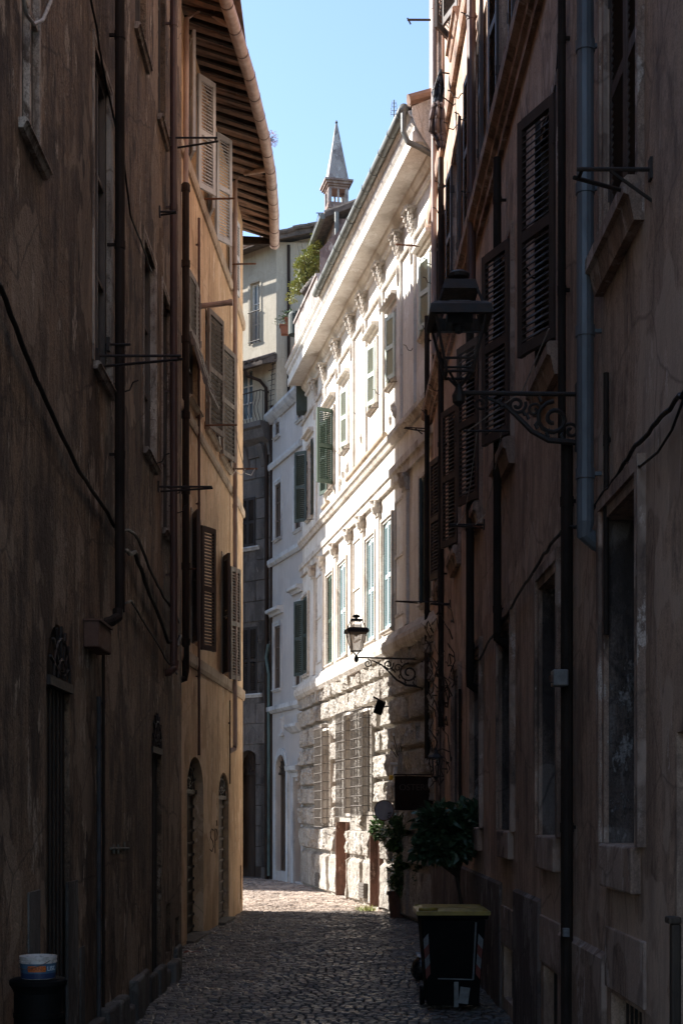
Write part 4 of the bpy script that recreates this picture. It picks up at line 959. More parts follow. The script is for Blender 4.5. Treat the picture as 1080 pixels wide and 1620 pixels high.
# a loose length of torus moulding and broken stucco
s0, z0 = FF.at(544, 773, .17); s1, z1 = FF.at(603, 706, .17)
for a9, b9 in ((s0, s1), (YF(35.2), YF(35.9))):
    q = MB(); q.tube([FF.P(a9, 9.69, .10), FF.P(b9, 9.69, .10)], .06, 10); q.build('torus_moulding', M['stone_sill'], F)
rg2 = random.Random(9)
for k in range(16):
    q = MB(); s = YF(rg2.uniform(27.5, 35.5)); z = rg2.uniform(9.85, 10.35); q.lathe(FF.P(s, z, .0), [(.03, -.12), (.09, -.05), (.10, .03), (.05, .12)], 6, a0=k, sx=rg2.uniform(.5, .9), sy=1)
    q.build('broken_stucco', M['palace_trim'], F)
bracket(FF, F, 672, 390, .55, mat='rust', two=0, strut=False, r=.016); bracket(FF, F, 676, 678, .42, two=.2); bracket(FF, F, 668, 952, .5, two=.2, strut=False)
for x, y in ((607, 618), (575, 655), (545, 715), (657, 548)): hook(FF, F, x, y)
# attic storey and terrace on the roof
q = MB()
def bx3(q, x0, x1, y0, y1, z0, z1, sk=0.0):
    q.hexa([(x0, y0, z0), (x1, y0, z0), (x1+sk, y1, z0), (x0+sk, y1, z0), (x0, y0, z1), (x1, y0, z1), (x1+sk, y1, z1), (x0+sk, y1, z1)])
bx3(q, -.17, 2.6, 36.02, 40.2, 14.0, 17.05, -.79); q.build('attic_storey', M['attic'], F)
q = MB(); z = lambda y, h=0: CAMH+(HY-y)*35.5/FPX
q.hexa([(-.54, 35.4, 13.9), (.9, 35.4, 13.9), (.9, 35.65, 13.9), (-.54, 35.65, 13.9), (-.54, 35.4, z(398)), (.05, 35.4, z(360)), (.05, 35.65, z(360)), (-.54, 35.65, z(398))]); q.hexa([(.05, 35.4, 13.9), (.9, 35.4, 13.9), (.9, 35.65, 13.9), (.05, 35.65, 13.9), (.05, 35.4, z(360)), (.9, 35.4, z(345)), (.9, 35.65, z(345)), (.05, 35.65, z(360))]); q.build('attic_gable', M['attic'], F)
q = MB(); q.hexa([(-.42, 35.85, 17.02), (2.8, 35.85, 18.2), (2.0, 40.4, 18.2), (-1.22, 40.4, 17.02), (-.42, 35.85, 17.14), (2.8, 35.85, 18.34), (2.0, 40.4, 18.34), (-1.22, 40.4, 17.14)])
for k in range(14): q.tube([(-.42-.79*k/14, 35.95+4.3*k/14, 17.16), (2.7-.79*k/14, 35.95+4.3*k/14, 18.32)], .07, 6)
q.build('attic_roof', M['tile_dark'], F)
q = MB(); q.tube([(-.47, 35.85, 17.05), (-1.25, 40.3, 17.05)], .08, 10); q.tube([(-.12, 35.75, 17.1), (-.12, 35.75, 14.3)], .055, 10); q.build('attic_gutter', M['gutter_grey'], F)
q = MB(); a, b_ = YF(35.4), YF(38.9); fbox(q, FF, a, b_, 14.2, 15.35, .08, .34); fbox(q, FF, a, b_+.03, 15.351, 15.42, .04, .38); q.build('terrace_parapet', M['parapet'], F)
q = MB(); pe = FF.P(b_, 0, .1); bx3(q, pe.x-.2, pe.x+.2, pe.y+.02, pe.y+.5, 13.0, 14.9); q.build('shaded_end_panel', M['shutter_shade'], F)  # dark panel colour stands in for shade on the parapet's end face
q = MB(); q.lathe((-1.28, 39.6, 15.3), [(.2, 0), (.2, .55), (.16, .62), (.08, .66)], 16); q.build('water_tank', M['shutter_shade'], F)

# ------------------------------------------------------------------ E: grey-blue narrow house
FE = Facade([(-1.088, 39.7), (-2.13, 42.8)], -1)
E = thing('grey_house', (-1.7, 41.6, 0), 'narrow grey-blue house with an arched doorway, between the palace and the dark corner house', 'house')
def opE(x0, x1, y0, y1, dep, rise=0):
    s0, _ = FE.at(x0, y0); s1, _ = FE.at(x1, y0); zc_ = (x0+x1)/2; z1 = FE.at(zc_, y0)[1]; z0 = FE.at(zc_, y1)[1]
    return (min(s0, s1), max(s0, s1), z0, z1, dep, rise)
Eo = [opE(435.5, 445, 765, 852, .07), opE(467, 476, 742, 838, .07), opE(434.5, 444, 990, 1090, .07), opE(468, 475, 957, 1085, .07), opE(436, 443, 668, 690, .07), opE(471, 478, 634, 664, .07)]
ed = opE(438, 454, 1194, 1386, .3, .0); ed = ed[:2]+(.28, ed[3], .14, (ed[1]-ed[0])*.5)
ed2 = opE(467, 476, 1238, 1390, .3); ed2 = ed2[:2]+(.05, 2.9, .25, 0)
mb = wallmesh(FE, 0, FE.L, -.1, 13.85, Eo+[ed, ed2])
prism(mb, [(-1.088, 39.7), (-2.13, 42.8), (-1.98, 43.0), (0, 43.2), (.2, 41)], -.1, 13.85, skip=(0,)); mb.build('wall', M['grey_plaster'], E)
for i, o in enumerate(Eo):
    window(FE, E, o[0]+.002, o[1]-.002, o[2]+.002, o[3]-.002, o[4], fr='wood_frame', pane='pane', surround=('grey_trim', .14 if i < 4 else .08, .04), sill=('grey_trim', .08, .1, .08), hood=('grey_trim', .3, .22, .22, o[3]+.32) if i in (2, 3) else None)
arched_door(FE, E, ed, 'door_brown', planks=5)
q = MB(); ap = arcpts(ed[0], ed[1], ed[3], ed[5], 14)
for (p0, p1) in zip(ap, ap[1:]):
    c = Vector(((ed[0]+ed[1])/2, ed[3]-ed[5]))
    o0 = Vector(p0)+(Vector(p0)-c).normalized()*.2; o1 = Vector(p1)+(Vector(p1)-c).normalized()*.2
    q.hexa([FE.P(p0[0], p0[1], .05), FE.P(p1[0], p1[1], .05), FE.P(p1[0], p1[1], -.01), FE.P(p0[0], p0[1], -.01), FE.P(o0.x, o0.y, .05), FE.P(o1.x, o1.y, .05), FE.P(o1.x, o1.y, -.01), FE.P(o0.x, o0.y, -.01)])
fbox(q, FE, ed[0]-.2, ed[0]-.001, .0, ed[3]-ed[5], -.01, .05); fbox(q, FE, ed[1]+.001, ed[1]+.2, .0, ed[3]-ed[5], -.01, .05); q.build('door_surround', M['grey_trim'], E)
q = MB(); fbox(q, FE, ed2[0]+.002, ed2[1]-.002, .05, 2.9, -.24, -.18); q.build('door', M['door_dark'], E)
q = MB(); fsweep(q, FE, [(-.01, 3.0), (.06, 3.0), (.1, 3.12), (.22, 3.2), (.24, 3.32), (-.01, 3.36)], ed2[0]-.2, ed2[1]+.3); fsweep(q, FE, [(-.01, 4.25), (.1, 4.28), (.26, 4.42), (.26, 4.5), (-.01, 4.54)], ed2[0]-.3, ed2[1]+.3); fbox(q, FE, ed2[1]+.001, ed2[1]+.2, 0, 3, -.01, .07); q.build('door_pediment', M['grey_trim'], E)
q = MB(); s, z = FE.at(447, 1146); fbox(q, FE, s-.13, s+.13, z-.26, z+.24, -.01, .04); fbox(q, FE, s-.17, s+.17, z-.34, z-.27, -.01, .1); pq = q.build('stone_plaque', M['grey_trim'], E)
q = MB(); fbox(q, FE, s-.06, s+.06, z-.12, z+.14, .04, .055); q.tube([FE.P(s-.08, z+.14, .05), FE.P(s, z+.19, .05), FE.P(s+.08, z+.14, .05)], .02, 5); q.build('shield_relief', M['grey_plaster'], pq)
for z0, pr in ((4.95, .14), (9.35, .12)):
    q = MB(); fsweep(q, FE, [(-.01, z0), (.06, z0), (pr, z0+.08), (pr, z0+.2), (-.01, z0+.24)], .0, FE.L); q.build('string_course', M['grey_trim'], E)
q = MB(); fsweep(q, FE, [(-.01, 12.25), (.07, 12.25), (.10, 12.33), (.10, 12.42), (-.01, 12.44)], 0, FE.L); q.build('string_course', M['grey_trim'], E)
q = MB(); fsweep(q, FE, [(-.3, 13.62), (.05, 13.62), (.16, 13.74), (.22, 13.84), (.22, 13.92), (-.3, 13.96)], 0, FE.L); q.build('cornice', M['grey_trim'], E)
sg = thing('wall_signboard', FE.P(.1, 1.5, .3), 'narrow pale vertical signboard standing out from the rusticated wall beside the doorways', 'sign')
p = ray(488, 1350, 39.0); q = MB(); q.box((p.x, p.y, ray(488, 1318, 39.0).z), (.08, .03, ray(488, 1282, 39).z-ray(488, 1358, 39).z)); q.build('board', M['grey_trim'], sg)
q = MB(); q.tube([(p.x+.02, p.y, 2.0), (p.x+.25, p.y+.02, 2.0)], .012, 5); q.tube([(p.x+.02, p.y, 1.0), (p.x+.25, p.y+.02, 1.0)], .012, 5); q.build('arm', M['iron'], sg)

# ------------------------------------------------------------------ C/D: corner house, dark ashlar below, cream above
FC = Facade([(-1.95, 42.64), (-9.7, 49.46)], -1)
Cn = thing('corner_house', (-2.5, 43.1, 0), 'house closing the street, dark ashlar below, cream walls and a curved balcony above', 'house')
def opC(x0, x1, y0, y1, dep, rise=0):
    s0, _ = FC.at(x0, y0); s1, _ = FC.at(x1, y0); xc = (x0+x1)/2
    return (min(s0, s1), max(s0, s1), FC.at(xc, y1)[1], FC.at(xc, y0)[1], dep, rise)
ZS = FC.at(405, 690)[1]
Co = [opC(383, 405, 788, 866, .12), opC(383, 409, 992, 1098, .12)]
cd = opC(372, 413, 1205, 1388, .3); cd = cd[:2]+(.02, 3.9, .3, .7)
Cu = [opC(396, 411, 447, 543, .16), opC(378, 400, 583, 664, .16)]
mb = wallmesh(FC, 0, FC.L, -.1, ZS, Co+[cd]); mb.build('wall', M['dark_stone'], Cn)
mb = wallmesh(FC, 0, FC.L, ZS, 19.1, Cu)
prism(mb, [(-1.95, 42.64), (-9.7, 49.46), (-9.7, 54), (4, 54), (4, 43.0)], -.1, 19.1, skip=(0,)); mb.build('wall', M['cream'], Cn)
q = MB(); z = .35; r = 0
while z < ZS-.6:
    h = .62; s = -.0 if r % 2 else -.4
    while s < 3.2:
        a, b_ = max(s, 0)+.012, min(s+.85, 3.4)-.012; s += .85
        if not any(o[0] < b_ and o[1] > a and o[2] < z+h and o[3] > z for o in Co+[cd]): fbox(q, FC, a, b_, z+.012, z+h-.012, -.01, .035)
        else:
            for o in Co+[cd]:
                if a < o[0]-.1 < b_ : fbox(q, FC, a, min(o[0]-.02, b_), z+.012, z+h-.012, -.01, .035)
                if a < o[1]+.1 < b_ : fbox(q, FC, max(a, o[1]+.02), b_, z+.012, z+h-.012, -.01, .035)
    z += h; r += 1
q.build('ashlar_blocks', M['dark_stone'], Cn, bevel=.01)
for i, o in enumerate(Co):
    wn = window(FC, Cn, o[0]+.002, o[1]-.002, o[2]+.002, o[3]-.002, o[4], sill=('grey_trim', .2, .12, .12))
    wd = (o[1]-o[0])/2
    shutter(FC, wn, 'near', o[0], o[2], wd-.003, o[3]-o[2]-.01, 2, M['shutter_black']); shutter(FC, wn, 'far', o[1], o[2], wd-.003, o[3]-o[2]-.01, 2, M['shutter_black'])
arched_door(FC, Cn, cd, 'door_dark', planks=2)
for i, o in enumerate(Cu): window(FC, Cn, o[0]+.002, o[1]-.002, o[2]+.002, o[3]-.002, o[4], fr='white_frame', pane='pane_blue', surround=('cream', .08, .02))
o = Cu[0]; q = MB(); zr = o[2]
for k in range(9): q.tube([FC.P(o[0]+(o[1]-o[0])*k/8, zr, .05), FC.P(o[0]+(o[1]-o[0])*k/8, zr+.95, .05)], .009, 5)
q.tube([FC.P(o[0]-.05, zr+.95, .05), FC.P(o[1]+.05, zr+.95, .05)], .016, 6); q.tube([FC.P(o[0]-.05, zr+.05, .05), FC.P(o[1]+.05, zr+.05, .05)], .014, 6); q.build('window_railing', M['iron'], Cn)
sB, zB = FC.at(408, 668, .35); q = MB()
fsweep(q, FC, [(-.01, zB-.95), (.08, zB-.95), (.14, zB-.6), (.34, zB-.45), (.42, zB-.2), (.5, zB-.15), (.5, zB), (-.01, zB)], sB-.25, 3.4); q.build('balcony_slab', M['dark_stone'], Cn)
for k in range(3):
    q = MB(); s = sB-.05+k*.7; q.hexa([FC.P(s, zB-1.25, .06), FC.P(s+.2, zB-1.25, .06), FC.P(s+.2, zB-1.25, -.01), FC.P(s, zB-1.25, -.01), FC.P(s, zB-.62, .3), FC.P(s+.2, zB-.62, .3), FC.P(s+.2, zB-.62, -.01), FC.P(s, zB-.62, -.01)]); q.build('corbel', M['dark_stone'], Cn, bevel=.02)
q = MB()
for k in range(18):
    s = sB-.1+k*.14; prof = [(.36, 0), (.36, .1), (.46, .3), (.48, .45), (.38, .7), (.36, .95)]
    q.tube([FC.P(s, zB+zz, dd) for dd, zz in prof], .010, 5)
q.tube([FC.P(sB-.12, zB+.95, .0), FC.P(sB-.12, zB+.95, .36), FC.P(sB+2.5, zB+.95, .36)], .018, 6)
for k in range(1, 4): q.tube([FC.P(sB-.12, zB+zz, dd*.0+.36*k/4) for dd, zz in ((0, 0), (0, .95))], .010, 5)
q.build('balcony_railing', M['iron'], Cn)
sK, zK = FC.at(436, 556, .45); q = MB()
q.hexa([FC.P(-.02, zK-.32, .62), FC.P(3.6, zK-.32, .62), FC.P(3.6, zK-.1, -.01), FC.P(-.02, zK-.1, -.01), FC.P(-.02, zK-.22, .64), FC.P(3.6, zK-.22, .64), FC.P(3.6, zK+.12, -.01), FC.P(-.02, zK+.12, -.01)])
for k in range(16): s = .06+k*.22; q.tube([FC.P(s, zK-.16, .66), FC.P(s, zK+.14, .0)], .06, 7)
q.build('canopy_roof', M['tile_dark'], Cn)
q = MB(); sA, _ = FC.at(421, 620, .08); zz = FC.at(421, 600, .08)[1]; zl = FC.at(421, 655, .08)[1]
q.tube([FC.P(sA+.42, zK-.3, .6), FC.P(sA+.38, zK-.5, .5), FC.P(sA+.15, zK-.62, .2), FC.P(sA, zK-.85, .09), FC.P(sA, zl, .09)], .05, 10)
q.tube([FC.P(sA-.02, zl-.1, .09), FC.P(sA-.02, .0, .09)], .055, 10); q.build('drainpipe', M['pipe_dark'], Cn)
q = MB(); s2 = FC.at(430, 900, .08)[0]; q.tube([FC.P(s2, zl+.2, .07), FC.P(s2, .0, .07)], .06, 10); q.build('drainpipe', M['pipe_dark'], Cn)
q = MB(); s2, z1_ = FC.at(424, 1040, .16); q.tube([FC.P(s2, z1_+.4, .14), FC.P(s2+.08, z1_, .16), FC.P(s2-.03, z1_-.5, .16), FC.P(s2-.03, .1, .16)], .05, 10); q.build('drainpipe', M['pipe_green'], Cn)
q = MB(); s0, z0 = FC.at(428, 650, .08); s1, z1 = FC.at(433, 560, .08)
q.tube([FC.P(s0, z0, .1), FC.P(s1, z1, .1)], .014, 5)
for k in range(12):
    t = k/11; s, z = s0+(s1-s0)*t, z0+(z1-z0)*t; q.tube([FC.P(s-.13, z, .1), FC.P(s+(.06 if k % 2 else .17), z-.01, .1)], .010, 5)
q.build('rung_ladder', M['iron'], Cn)
q = MB(); q.tube([(-1.58, 42.62, 19.0), (-1.58, 42.62, 13.5)], .045, 8); q.build('drainpipe', M['pipe_dark'], Cn)
q = MB()
q.hexa([(-2.12, 42.2, 19.0), (-9.7, 48.9, 19.0), (-9.7, 54, 21.0), (4, 54, 21.0), (-2.12, 42.2, 19.14), (-9.7, 48.9, 19.14), (-9.7, 54, 21.2), (4, 54, 21.2)])
q.hexa([(-2.14, 42.3, 19.0), (4, 42.6, 20.4), (4, 50, 21), (-2.14, 50, 20.8), (-2.14, 42.3, 19.18), (4, 42.6, 20.6), (4, 50, 21.2), (-2.14, 50, 21.0)])
for k in range(26): t = k/26; q.tube([(-2.12-6*t, 42.2+5.3*t, 19.17), (-2.0-6*t, 46+5.3*t, 20.1)], .09, 6)
rg3 = random.Random(4)
for k in range(20): x = -2.1+k*.22; z = 19.2+(x+2.14)*.228; q.tube([(x, 42.32, z+rg3.uniform(-.03, .03)), (x+.26, 42.33, z+.06+rg3.uniform(-.02, .03))], .075, 7)
q.build('roof', M['tile_dark'], Cn)
q = MB(); q.poly([(-1.95, 42.9, 19.1), (3.9, 42.95, 19.1), (3.9, 42.95, 20.45), (-1.95, 42.9, 19.1)][:3]); q.build('gable', M['cream'], Cn)
q = MB(); q.tube([(-2.2, 42.1, 19.03), (-8.2, 47.4, 19.03)], .07, 10); q.build('gutter', M['pipe_pale'], Cn)

# ------------------------------------------------------------------ H: house on the side street (round the corner behind the ochre house)
H = thing('side_street_house', (-9.7, 42, 0), 'plain sooty grey house of the side street, round the corner behind the ochre house', 'house')
q = MB(); prism(q, [(-9.7, 39.8), (-9.7, 49.4), (-24, 49.4), (-24, 45.3)], -.1, 21.0); q.build('wall', M['dark_stone'], H)
FH = Facade([(-23.9, 45.29), (-9.7, 39.8)], 1); FK = Facade([(-9.7, 39.8), (-9.7, 49.4)], 1)
for f_, ns in ((FH, 4), (FK, 3)):
    for k in range(ns):
        for zf in (1.2, 5.2, 9.0, 12.8, 16.6):
            s = 1.8+k*3.0; q = MB(); fbox(q, f_, s-.5, s+.5, zf, zf+1.9, .0, .03); wn = q.build('window', M['pane'], H)
            q = MB(); fbox(q, f_, s-.65, s+.65, zf-.12, zf-.001, .0, .1); q.build('sill', M['grey_trim'], wn)
            shutter(f_, wn, 'near', s-.5, zf, .5, 1.9, 2, M['shutter_brown'], d=.07); shutter(f_, wn, 'far', s+.5, zf, .5, 1.9, 2, M['shutter_brown'], d=.07)
q = MB(); q.hexa([(-9.5, 39.6, 21.0), (-9.5, 49.5, 21.0), (-24, 49.5, 21.0), (-24, 45.1, 21.0), (-9.5, 39.6, 21.12), (-9.5, 49.5, 21.12), (-18, 48, 22.4), (-18, 46, 22.4)]); q.build('roof', M['tile'], H)

# ------------------------------------------------------------------ bell turret
TW = thing('bell_turret', (-.2, 60, 0), 'slender church bell turret with a pointed pyramid spire above the roofs', 'tower')
def tz(y): return CAMH+(HY-y)*60/FPX
def tx(x): return (x-CX)*60/FPX
cx, hw = tx(532), .5
rot = Matrix.Rotation(R(12), 3, 'Z')
def tb(q, w_, z0, z1, w2=None):
    w2 = w_ if w2 is None else w2
    P_ = [rot @ Vector(v) for v in ((-w_, -w_, 0), (w_, -w_, 0), (w_, w_, 0), (-w_, w_, 0))]; P2 = [rot @ Vector(v) for v in ((-w2, -w2, 0), (w2, -w2, 0), (w2, w2, 0), (-w2, w2, 0))]
    q.hexa([Vector((cx, 60, z0))+v for v in P_]+[Vector((cx, 60, z1))+v for v in P2])
q = MB(); tb(q, .42, -.1, tz(336)); q.build('shaft', M['cream'], TW)
q = MB(); tb(q, .46, tz(336)+.001, tz(331)); tb(q, .42, tz(331)+.001, tz(326)); q.build('base_cornice', M['brick_trim'], TW)
q = MB(); zb, zt = tz(326)+.001, tz(305)
for sx in (-1, 1):
    for sy in (-1, 1):
        P_ = rot @ Vector((sx*.36, sy*.36, 0)); q.box((cx+P_.x, 60+P_.y, (zb+zt)/2), (.13, .13, zt-zb), rot)
for sx, sy in ((0, -1), (0, 1), (1, 0), (-1, 0)):
    P_ = rot @ Vector((sx*.37, sy*.37, 0)); q.box((cx+P_.x, 60+P_.y, (zb+zt)/2), (.07, .07, zt-zb-.004), rot)
q.build('lantern_piers', M['tower'], TW)
q = MB(); zz = tz(305)+.001; 
for a, (w_, h_) in enumerate(((.42, .10), (.47, .08), (.54, .10), (.60, .08))): tb(q, w_, zz, zz+h_); zz += h_+.001
q.build('lantern_cornice', M['brick_trim'], TW)
q = MB(); tb(q, .44, zz, tz(196), .035); q.build('spire', M['tower'], TW)
q = MB(); q.lathe((cx, 60, tz(196)), [(.03, 0), (.06, .05), (.03, .12), (.01, .16)], 8); q.build('finial', M['iron'], TW)
# ------------------------------------------------------------------ street lamps
def street_lamp(f, px_wall, py_arm, L, sc, label, clear):
    s, z = f.at(px_wall, py_arm); root = thing('street_lamp', f.P(s, z, 0), label, 'street lamp', 'wall bracket lanterns of the alley')
    u = f.u(s); ts = 0.0
    mb = MB()
    mb.tube([f.P(s, z, -.05), f.P(s, z+.01, L)], .017*sc, 8)
    mb.lathe(f.P(s, z-.06*sc, L+.02), [(.01, -.03), (.045*sc, 0), (.05*sc, .05*sc), (.03*sc, .09*sc), (.02*sc, .13*sc)], 10)
    # scroll work in the plane of the arm
    def sp(c, r, a0, turns, dirn, th):
        pts = []
        for k in range(22):
            an = a0+dirn*2*math.pi*turns*k/21; rr = r*(1-.78*k/21); pts.append(f.P(s, z+c[1]+rr*math.sin(an), c[0]+rr*math.cos(an)))
        mb.tube(pts, th, 6)
    k_ = L/.95
    mb.tube([f.P(s, z-.40*k_, -.02), f.P(s, z-.385*k_, .10*k_), f.P(s, z-.375*k_, .24*k_), f.P(s, z-.30*k_, .38*k_), f.P(s, z-.18*k_, .50*k_), f.P(s, z-.09*k_, .60*k_), f.P(s, z-.03*k_, .74*k_)], [.02, .022, .022, .02, .018, .015, .012], 7)
    sp((.20*k_, -.20*k_), .145*k_, math.pi*.5, 1.5, -1, .017); sp((.50*k_, -.085*k_), .075*k_, math.pi*.9, 1.5, 1, .013)
    sp((.80*k_, -.075*k_), .062*k_, math.pi*.5, 1.4, 1, .011); sp((.06*k_, -.30*k_), .07*k_, 0, 1.3, 1, .012); sp((.36*k_, -.13*k_), .06*k_, math.pi, 1.2, -1, .011)
    for (dx, dz) in ((.33, -.28), (.40, -.2), (.12, -.37), (.24, -.35), (.62, -.10), (.30, -.06), (.43, -.17)):
        mb.tube([f.P(s, z+dz*k_, dx*k_), f.P(s, z+(dz+.035)*k_, (dx+.02)*k_), f.P(s, z+(dz+.075)*k_, (dx-.005)*k_)], [.016, .013, .003], 5)
    # wall plate
    fbox(mb, f, s-.035, s+.035, z-.46*k_, z+.08, -.01, .02)
    mb.build('bracket', M['iron'], root)
    c = f.P(s, z, L+.02); nv = f.nrm(s); ang = math.atan2(nv.y, nv.x); rot = Matrix.Rotation(ang, 3, 'Z')
    H_ = .40*sc; b = .095*sc; t = .185*sc; z0 = z+.14*sc; z1 = z0+H_; e = .225*sc
    def ring(w_, zz): return [Vector((c.x, c.y, zz))+rot @ Vector(q) for q in ((-w_, -w_, 0), (w_, -w_, 0), (w_, w_, 0), (-w_, w_, 0))]
    mb = MB(); A0, A1 = ring(b, z0), ring(t, z1)
    for i in range(4):
        mb.tube([A0[i], A1[i]], .011*sc, 6); mb.tube([A0[i], A0[(i+1) % 4]], .011*sc, 6); mb.tube([Vector((c.x, c.y, z+.04*sc)), A0[i].lerp(A0[(i+2) % 4], .12)], .010*sc, 6)
    A2 = ring(b*1.16, z0+.09*sc) if clear else None
    if A2:
        for i in range(4): mb.tube([A2[i], A2[(i+1) % 4]], .009*sc, 6)
    # eave band, chimney roof
    E0, E1, E2 = ring(e, z1-.02*sc), ring(e*.97, z1+.045*sc), ring(t*1.0, z1+.075*sc)
    for P_, Q_ in ((E0, E1), (E1, E2)):
        for i in range(4): mb.poly([P_[i], P_[(i+1) % 4], Q_[(i+1) % 4], Q_[i]])
    I0, I1 = ring(t*.98, z1-.02*sc), ring(t*.80, z1+.06*sc)
    for i in range(4): mb.poly([E0[i], E0[(i+1) % 4], I0[(i+1) % 4], I0[i]]); mb.poly([I0[i], I0[(i+1) % 4], I1[(i+1) % 4], I1[i]])
    T0, T1 = ring(t*.86, z1+.075*sc), ring(t*.56, z1+.235*sc)
    for i in range(4): mb.tube([T0[i], T1[i]], .010*sc, 6)
    T2, T3 = ring(t*.62, z1+.225*sc), ring(t*.60, z1+.26*sc)
    if clear: T2 = ring(t*.72, z1+.185*sc)
    mb.hexa(T2+T3); mb.poly(ring(t*.5, z1+.262*sc))
    mb.lathe((c.x, c.y, z1+.26*sc), [(.03*sc, 0), (.03*sc, .03*sc), (.075*sc, .045*sc), (.08*sc, .07*sc), (.055*sc, .09*sc), (.012*sc, .105*sc)], 12)
    mb.build('lantern_frame', M['iron'], root)
    mb = MB(); B0, B1 = ring(b*.94, z0+.01), ring(t*.93, z1-.01)
    for i in range(4): mb.poly([B0[i], B0[(i+1) % 4], B1[(i+1) % 4], B1[i]])
    if not clear: mb.poly(B0)
    g = mb.build('lantern_glass', M['lamp_clear' if clear else 'lamp_frost'], root)
    mb = MB(); mb.hexa(ring(t*.5, z1+.08*sc)+ring(t*.40, z1+(.12 if clear else .15)*sc)); mb.build('lamp_reflector', M['pipe_grey' if clear else 'lamp_frost'], root)
    mb = MB(); mb.hexa(ring(t*.5, z1-.05*sc)+ring(t*.5, z1+.02*sc)); mb.lathe((c.x, c.y, z1-.10*sc), [(.01, 0), (.03*sc, .01), (.035*sc, .05*sc)], 10); mb.build('bulb_holder', M['bin_black'], root)
    return root
street_lamp(FG, 914, 624, .85, 1.0, 'near dark open-framed lantern on an ornate scrolled iron bracket beside the thick grey drainpipe', True)
street_lamp(FF, 668, 1043, 1.22, .88, 'distant lantern with dusty tan glass on a long scrolled bracket before the sunlit palace', False)
# little wall lantern
s, z = FG.at(712, 1212); root = thing('wall_lantern', FG.P(s, z, 0), 'small black wall lantern among the creeper twigs on the brown house', 'lantern')
q = MB(); c = FG.P(s, z, .22); z0, z1 = c.z-.16, c.z+.12
q.tube([FG.P(s, z+.2, -.02), FG.P(s, z+.26, .12), FG.P(s, z+.22, .22), FG.P(s, z+.18, .22)], .010, 6); q.build('arm', M['iron'], root)
q = MB(); lo, hi = [], []
for k in range(6):
    a = math.pi*k/3; lo.append(Vector((c.x+.06*math.cos(a), c.y+.06*math.sin(a), z0))); hi.append(Vector((c.x+.105*math.cos(a), c.y+.105*math.sin(a), z1)))
for k in range(6): q.tube([lo[k], hi[k]], .007, 5); q.tube([lo[k], lo[(k+1) % 6]], .007, 5); q.tube([hi[k], hi[(k+1) % 6]], .007, 5)
q.lathe((c.x, c.y, z1), [(.125, 0), (.12, .02), (.05, .07), (.04, .09), (.02, .12), (.02, .14), (.005, .16)], 6); q.lathe((c.x, c.y, z0-.06), [(.008, 0), (.02, .03), (.055, .06)], 6); q.build('frame', M['iron'], root)
q = MB()
for k in range(6): q.poly([lo[k], lo[(k+1) % 6], hi[(k+1) % 6], hi[k]])
q.build('glass', M['lamp_clear'], root)

# ------------------------------------------------------------------ writing
def text_mesh(body, size, name, mat, parent, origin, xdir, zdir, extr=.004, bend=None):
    cu = bpy.data.curves.new(name, 'FONT'); cu.body = body; cu.size = size; cu.extrude = extr; cu.align_x = 'CENTER'; cu.align_y = 'CENTER'
    tmp = bpy.data.objects.new('tmp', cu); C.objects.link(tmp)
    dg = bpy.context.evaluated_depsgraph_get(); me = bpy.data.meshes.new_from_object(tmp.evaluated_get(dg))
    bpy.data.objects.remove(tmp); me.name = name
    xd, zd = Vector(xdir).normalized(), Vector(zdir).normalized(); yd = xd.cross(zd)   # text +x, +y(up)=zdir, normal=yd*-1
    o = Vector(origin)
    for v in me.vertices:
        x, y, d = v.co
        if bend:
            cx_, cy_, r_, a0 = bend; a = a0+x/r_; v.co = Vector((cx_+(r_+d)*math.cos(a), cy_+(r_+d)*math.sin(a), o.z+y))-o
        else: v.co = xd*x+zd*y+yd*d
    me.materials.clear(); me.materials.append(mat)
    ob = bpy.data.objects.new(name, me); C.objects.link(ob); ob.parent = parent; ob.location = o-WL[parent]; WL[ob] = o; return ob

# restaurant board standing out from the brown house
Ys = 25.0; a = ray(624, 1228, Ys); b = ray(692, 1282, Ys)
sg = thing('hanging_sign', (b.x, Ys, b.z), 'dark wooden OSTERIA board standing out from the brown house above the bushes', 'sign')
q = MB(); W_, H_ = b.x-a.x, a.z-b.z; pts = []
for k in range(9): t = k/8; pts.append((a.x+W_*t, a.z+.012*math.sin(t*math.pi)-.02*t))
for k in range(9): t = 1-k/8; pts.append((a.x+W_*t, b.z-.012*math.sin(t*math.pi*2)+.01))
fr_ = [Vector((x, Ys-.02, z)) for x, z in pts]; bk = [Vector((x, Ys+.02, z)) for x, z in pts]
q.poly(fr_); q.poly(bk[::-1])
for k in range(len(fr_)): k2 = (k+1) % len(fr_); q.poly([fr_[k], fr_[k2], bk[k2], bk[k]])
bd = q.build('board', M['sign_board'], sg)
text_mesh('OSTERIA', .155, 'lettering', M['sign_text'], bd, ((a.x+b.x)/2, Ys-.024, a.z-.20), (1, 0, 0), (0, 0, 1))
q = MB(); q.tube([(a.x-.02, Ys, a.z+.03), (1.7, Ys, a.z+.03)], .013, 6); q.tube([(a.x+.2, Ys, a.z-.01), (a.x+.2, Ys, a.z+.04)], .008, 5); q.tube([(b.x-.1, Ys, a.z-.01), (b.x-.1, Ys, a.z+.04)], .008, 5); q.build('hanger', M['iron'], sg)
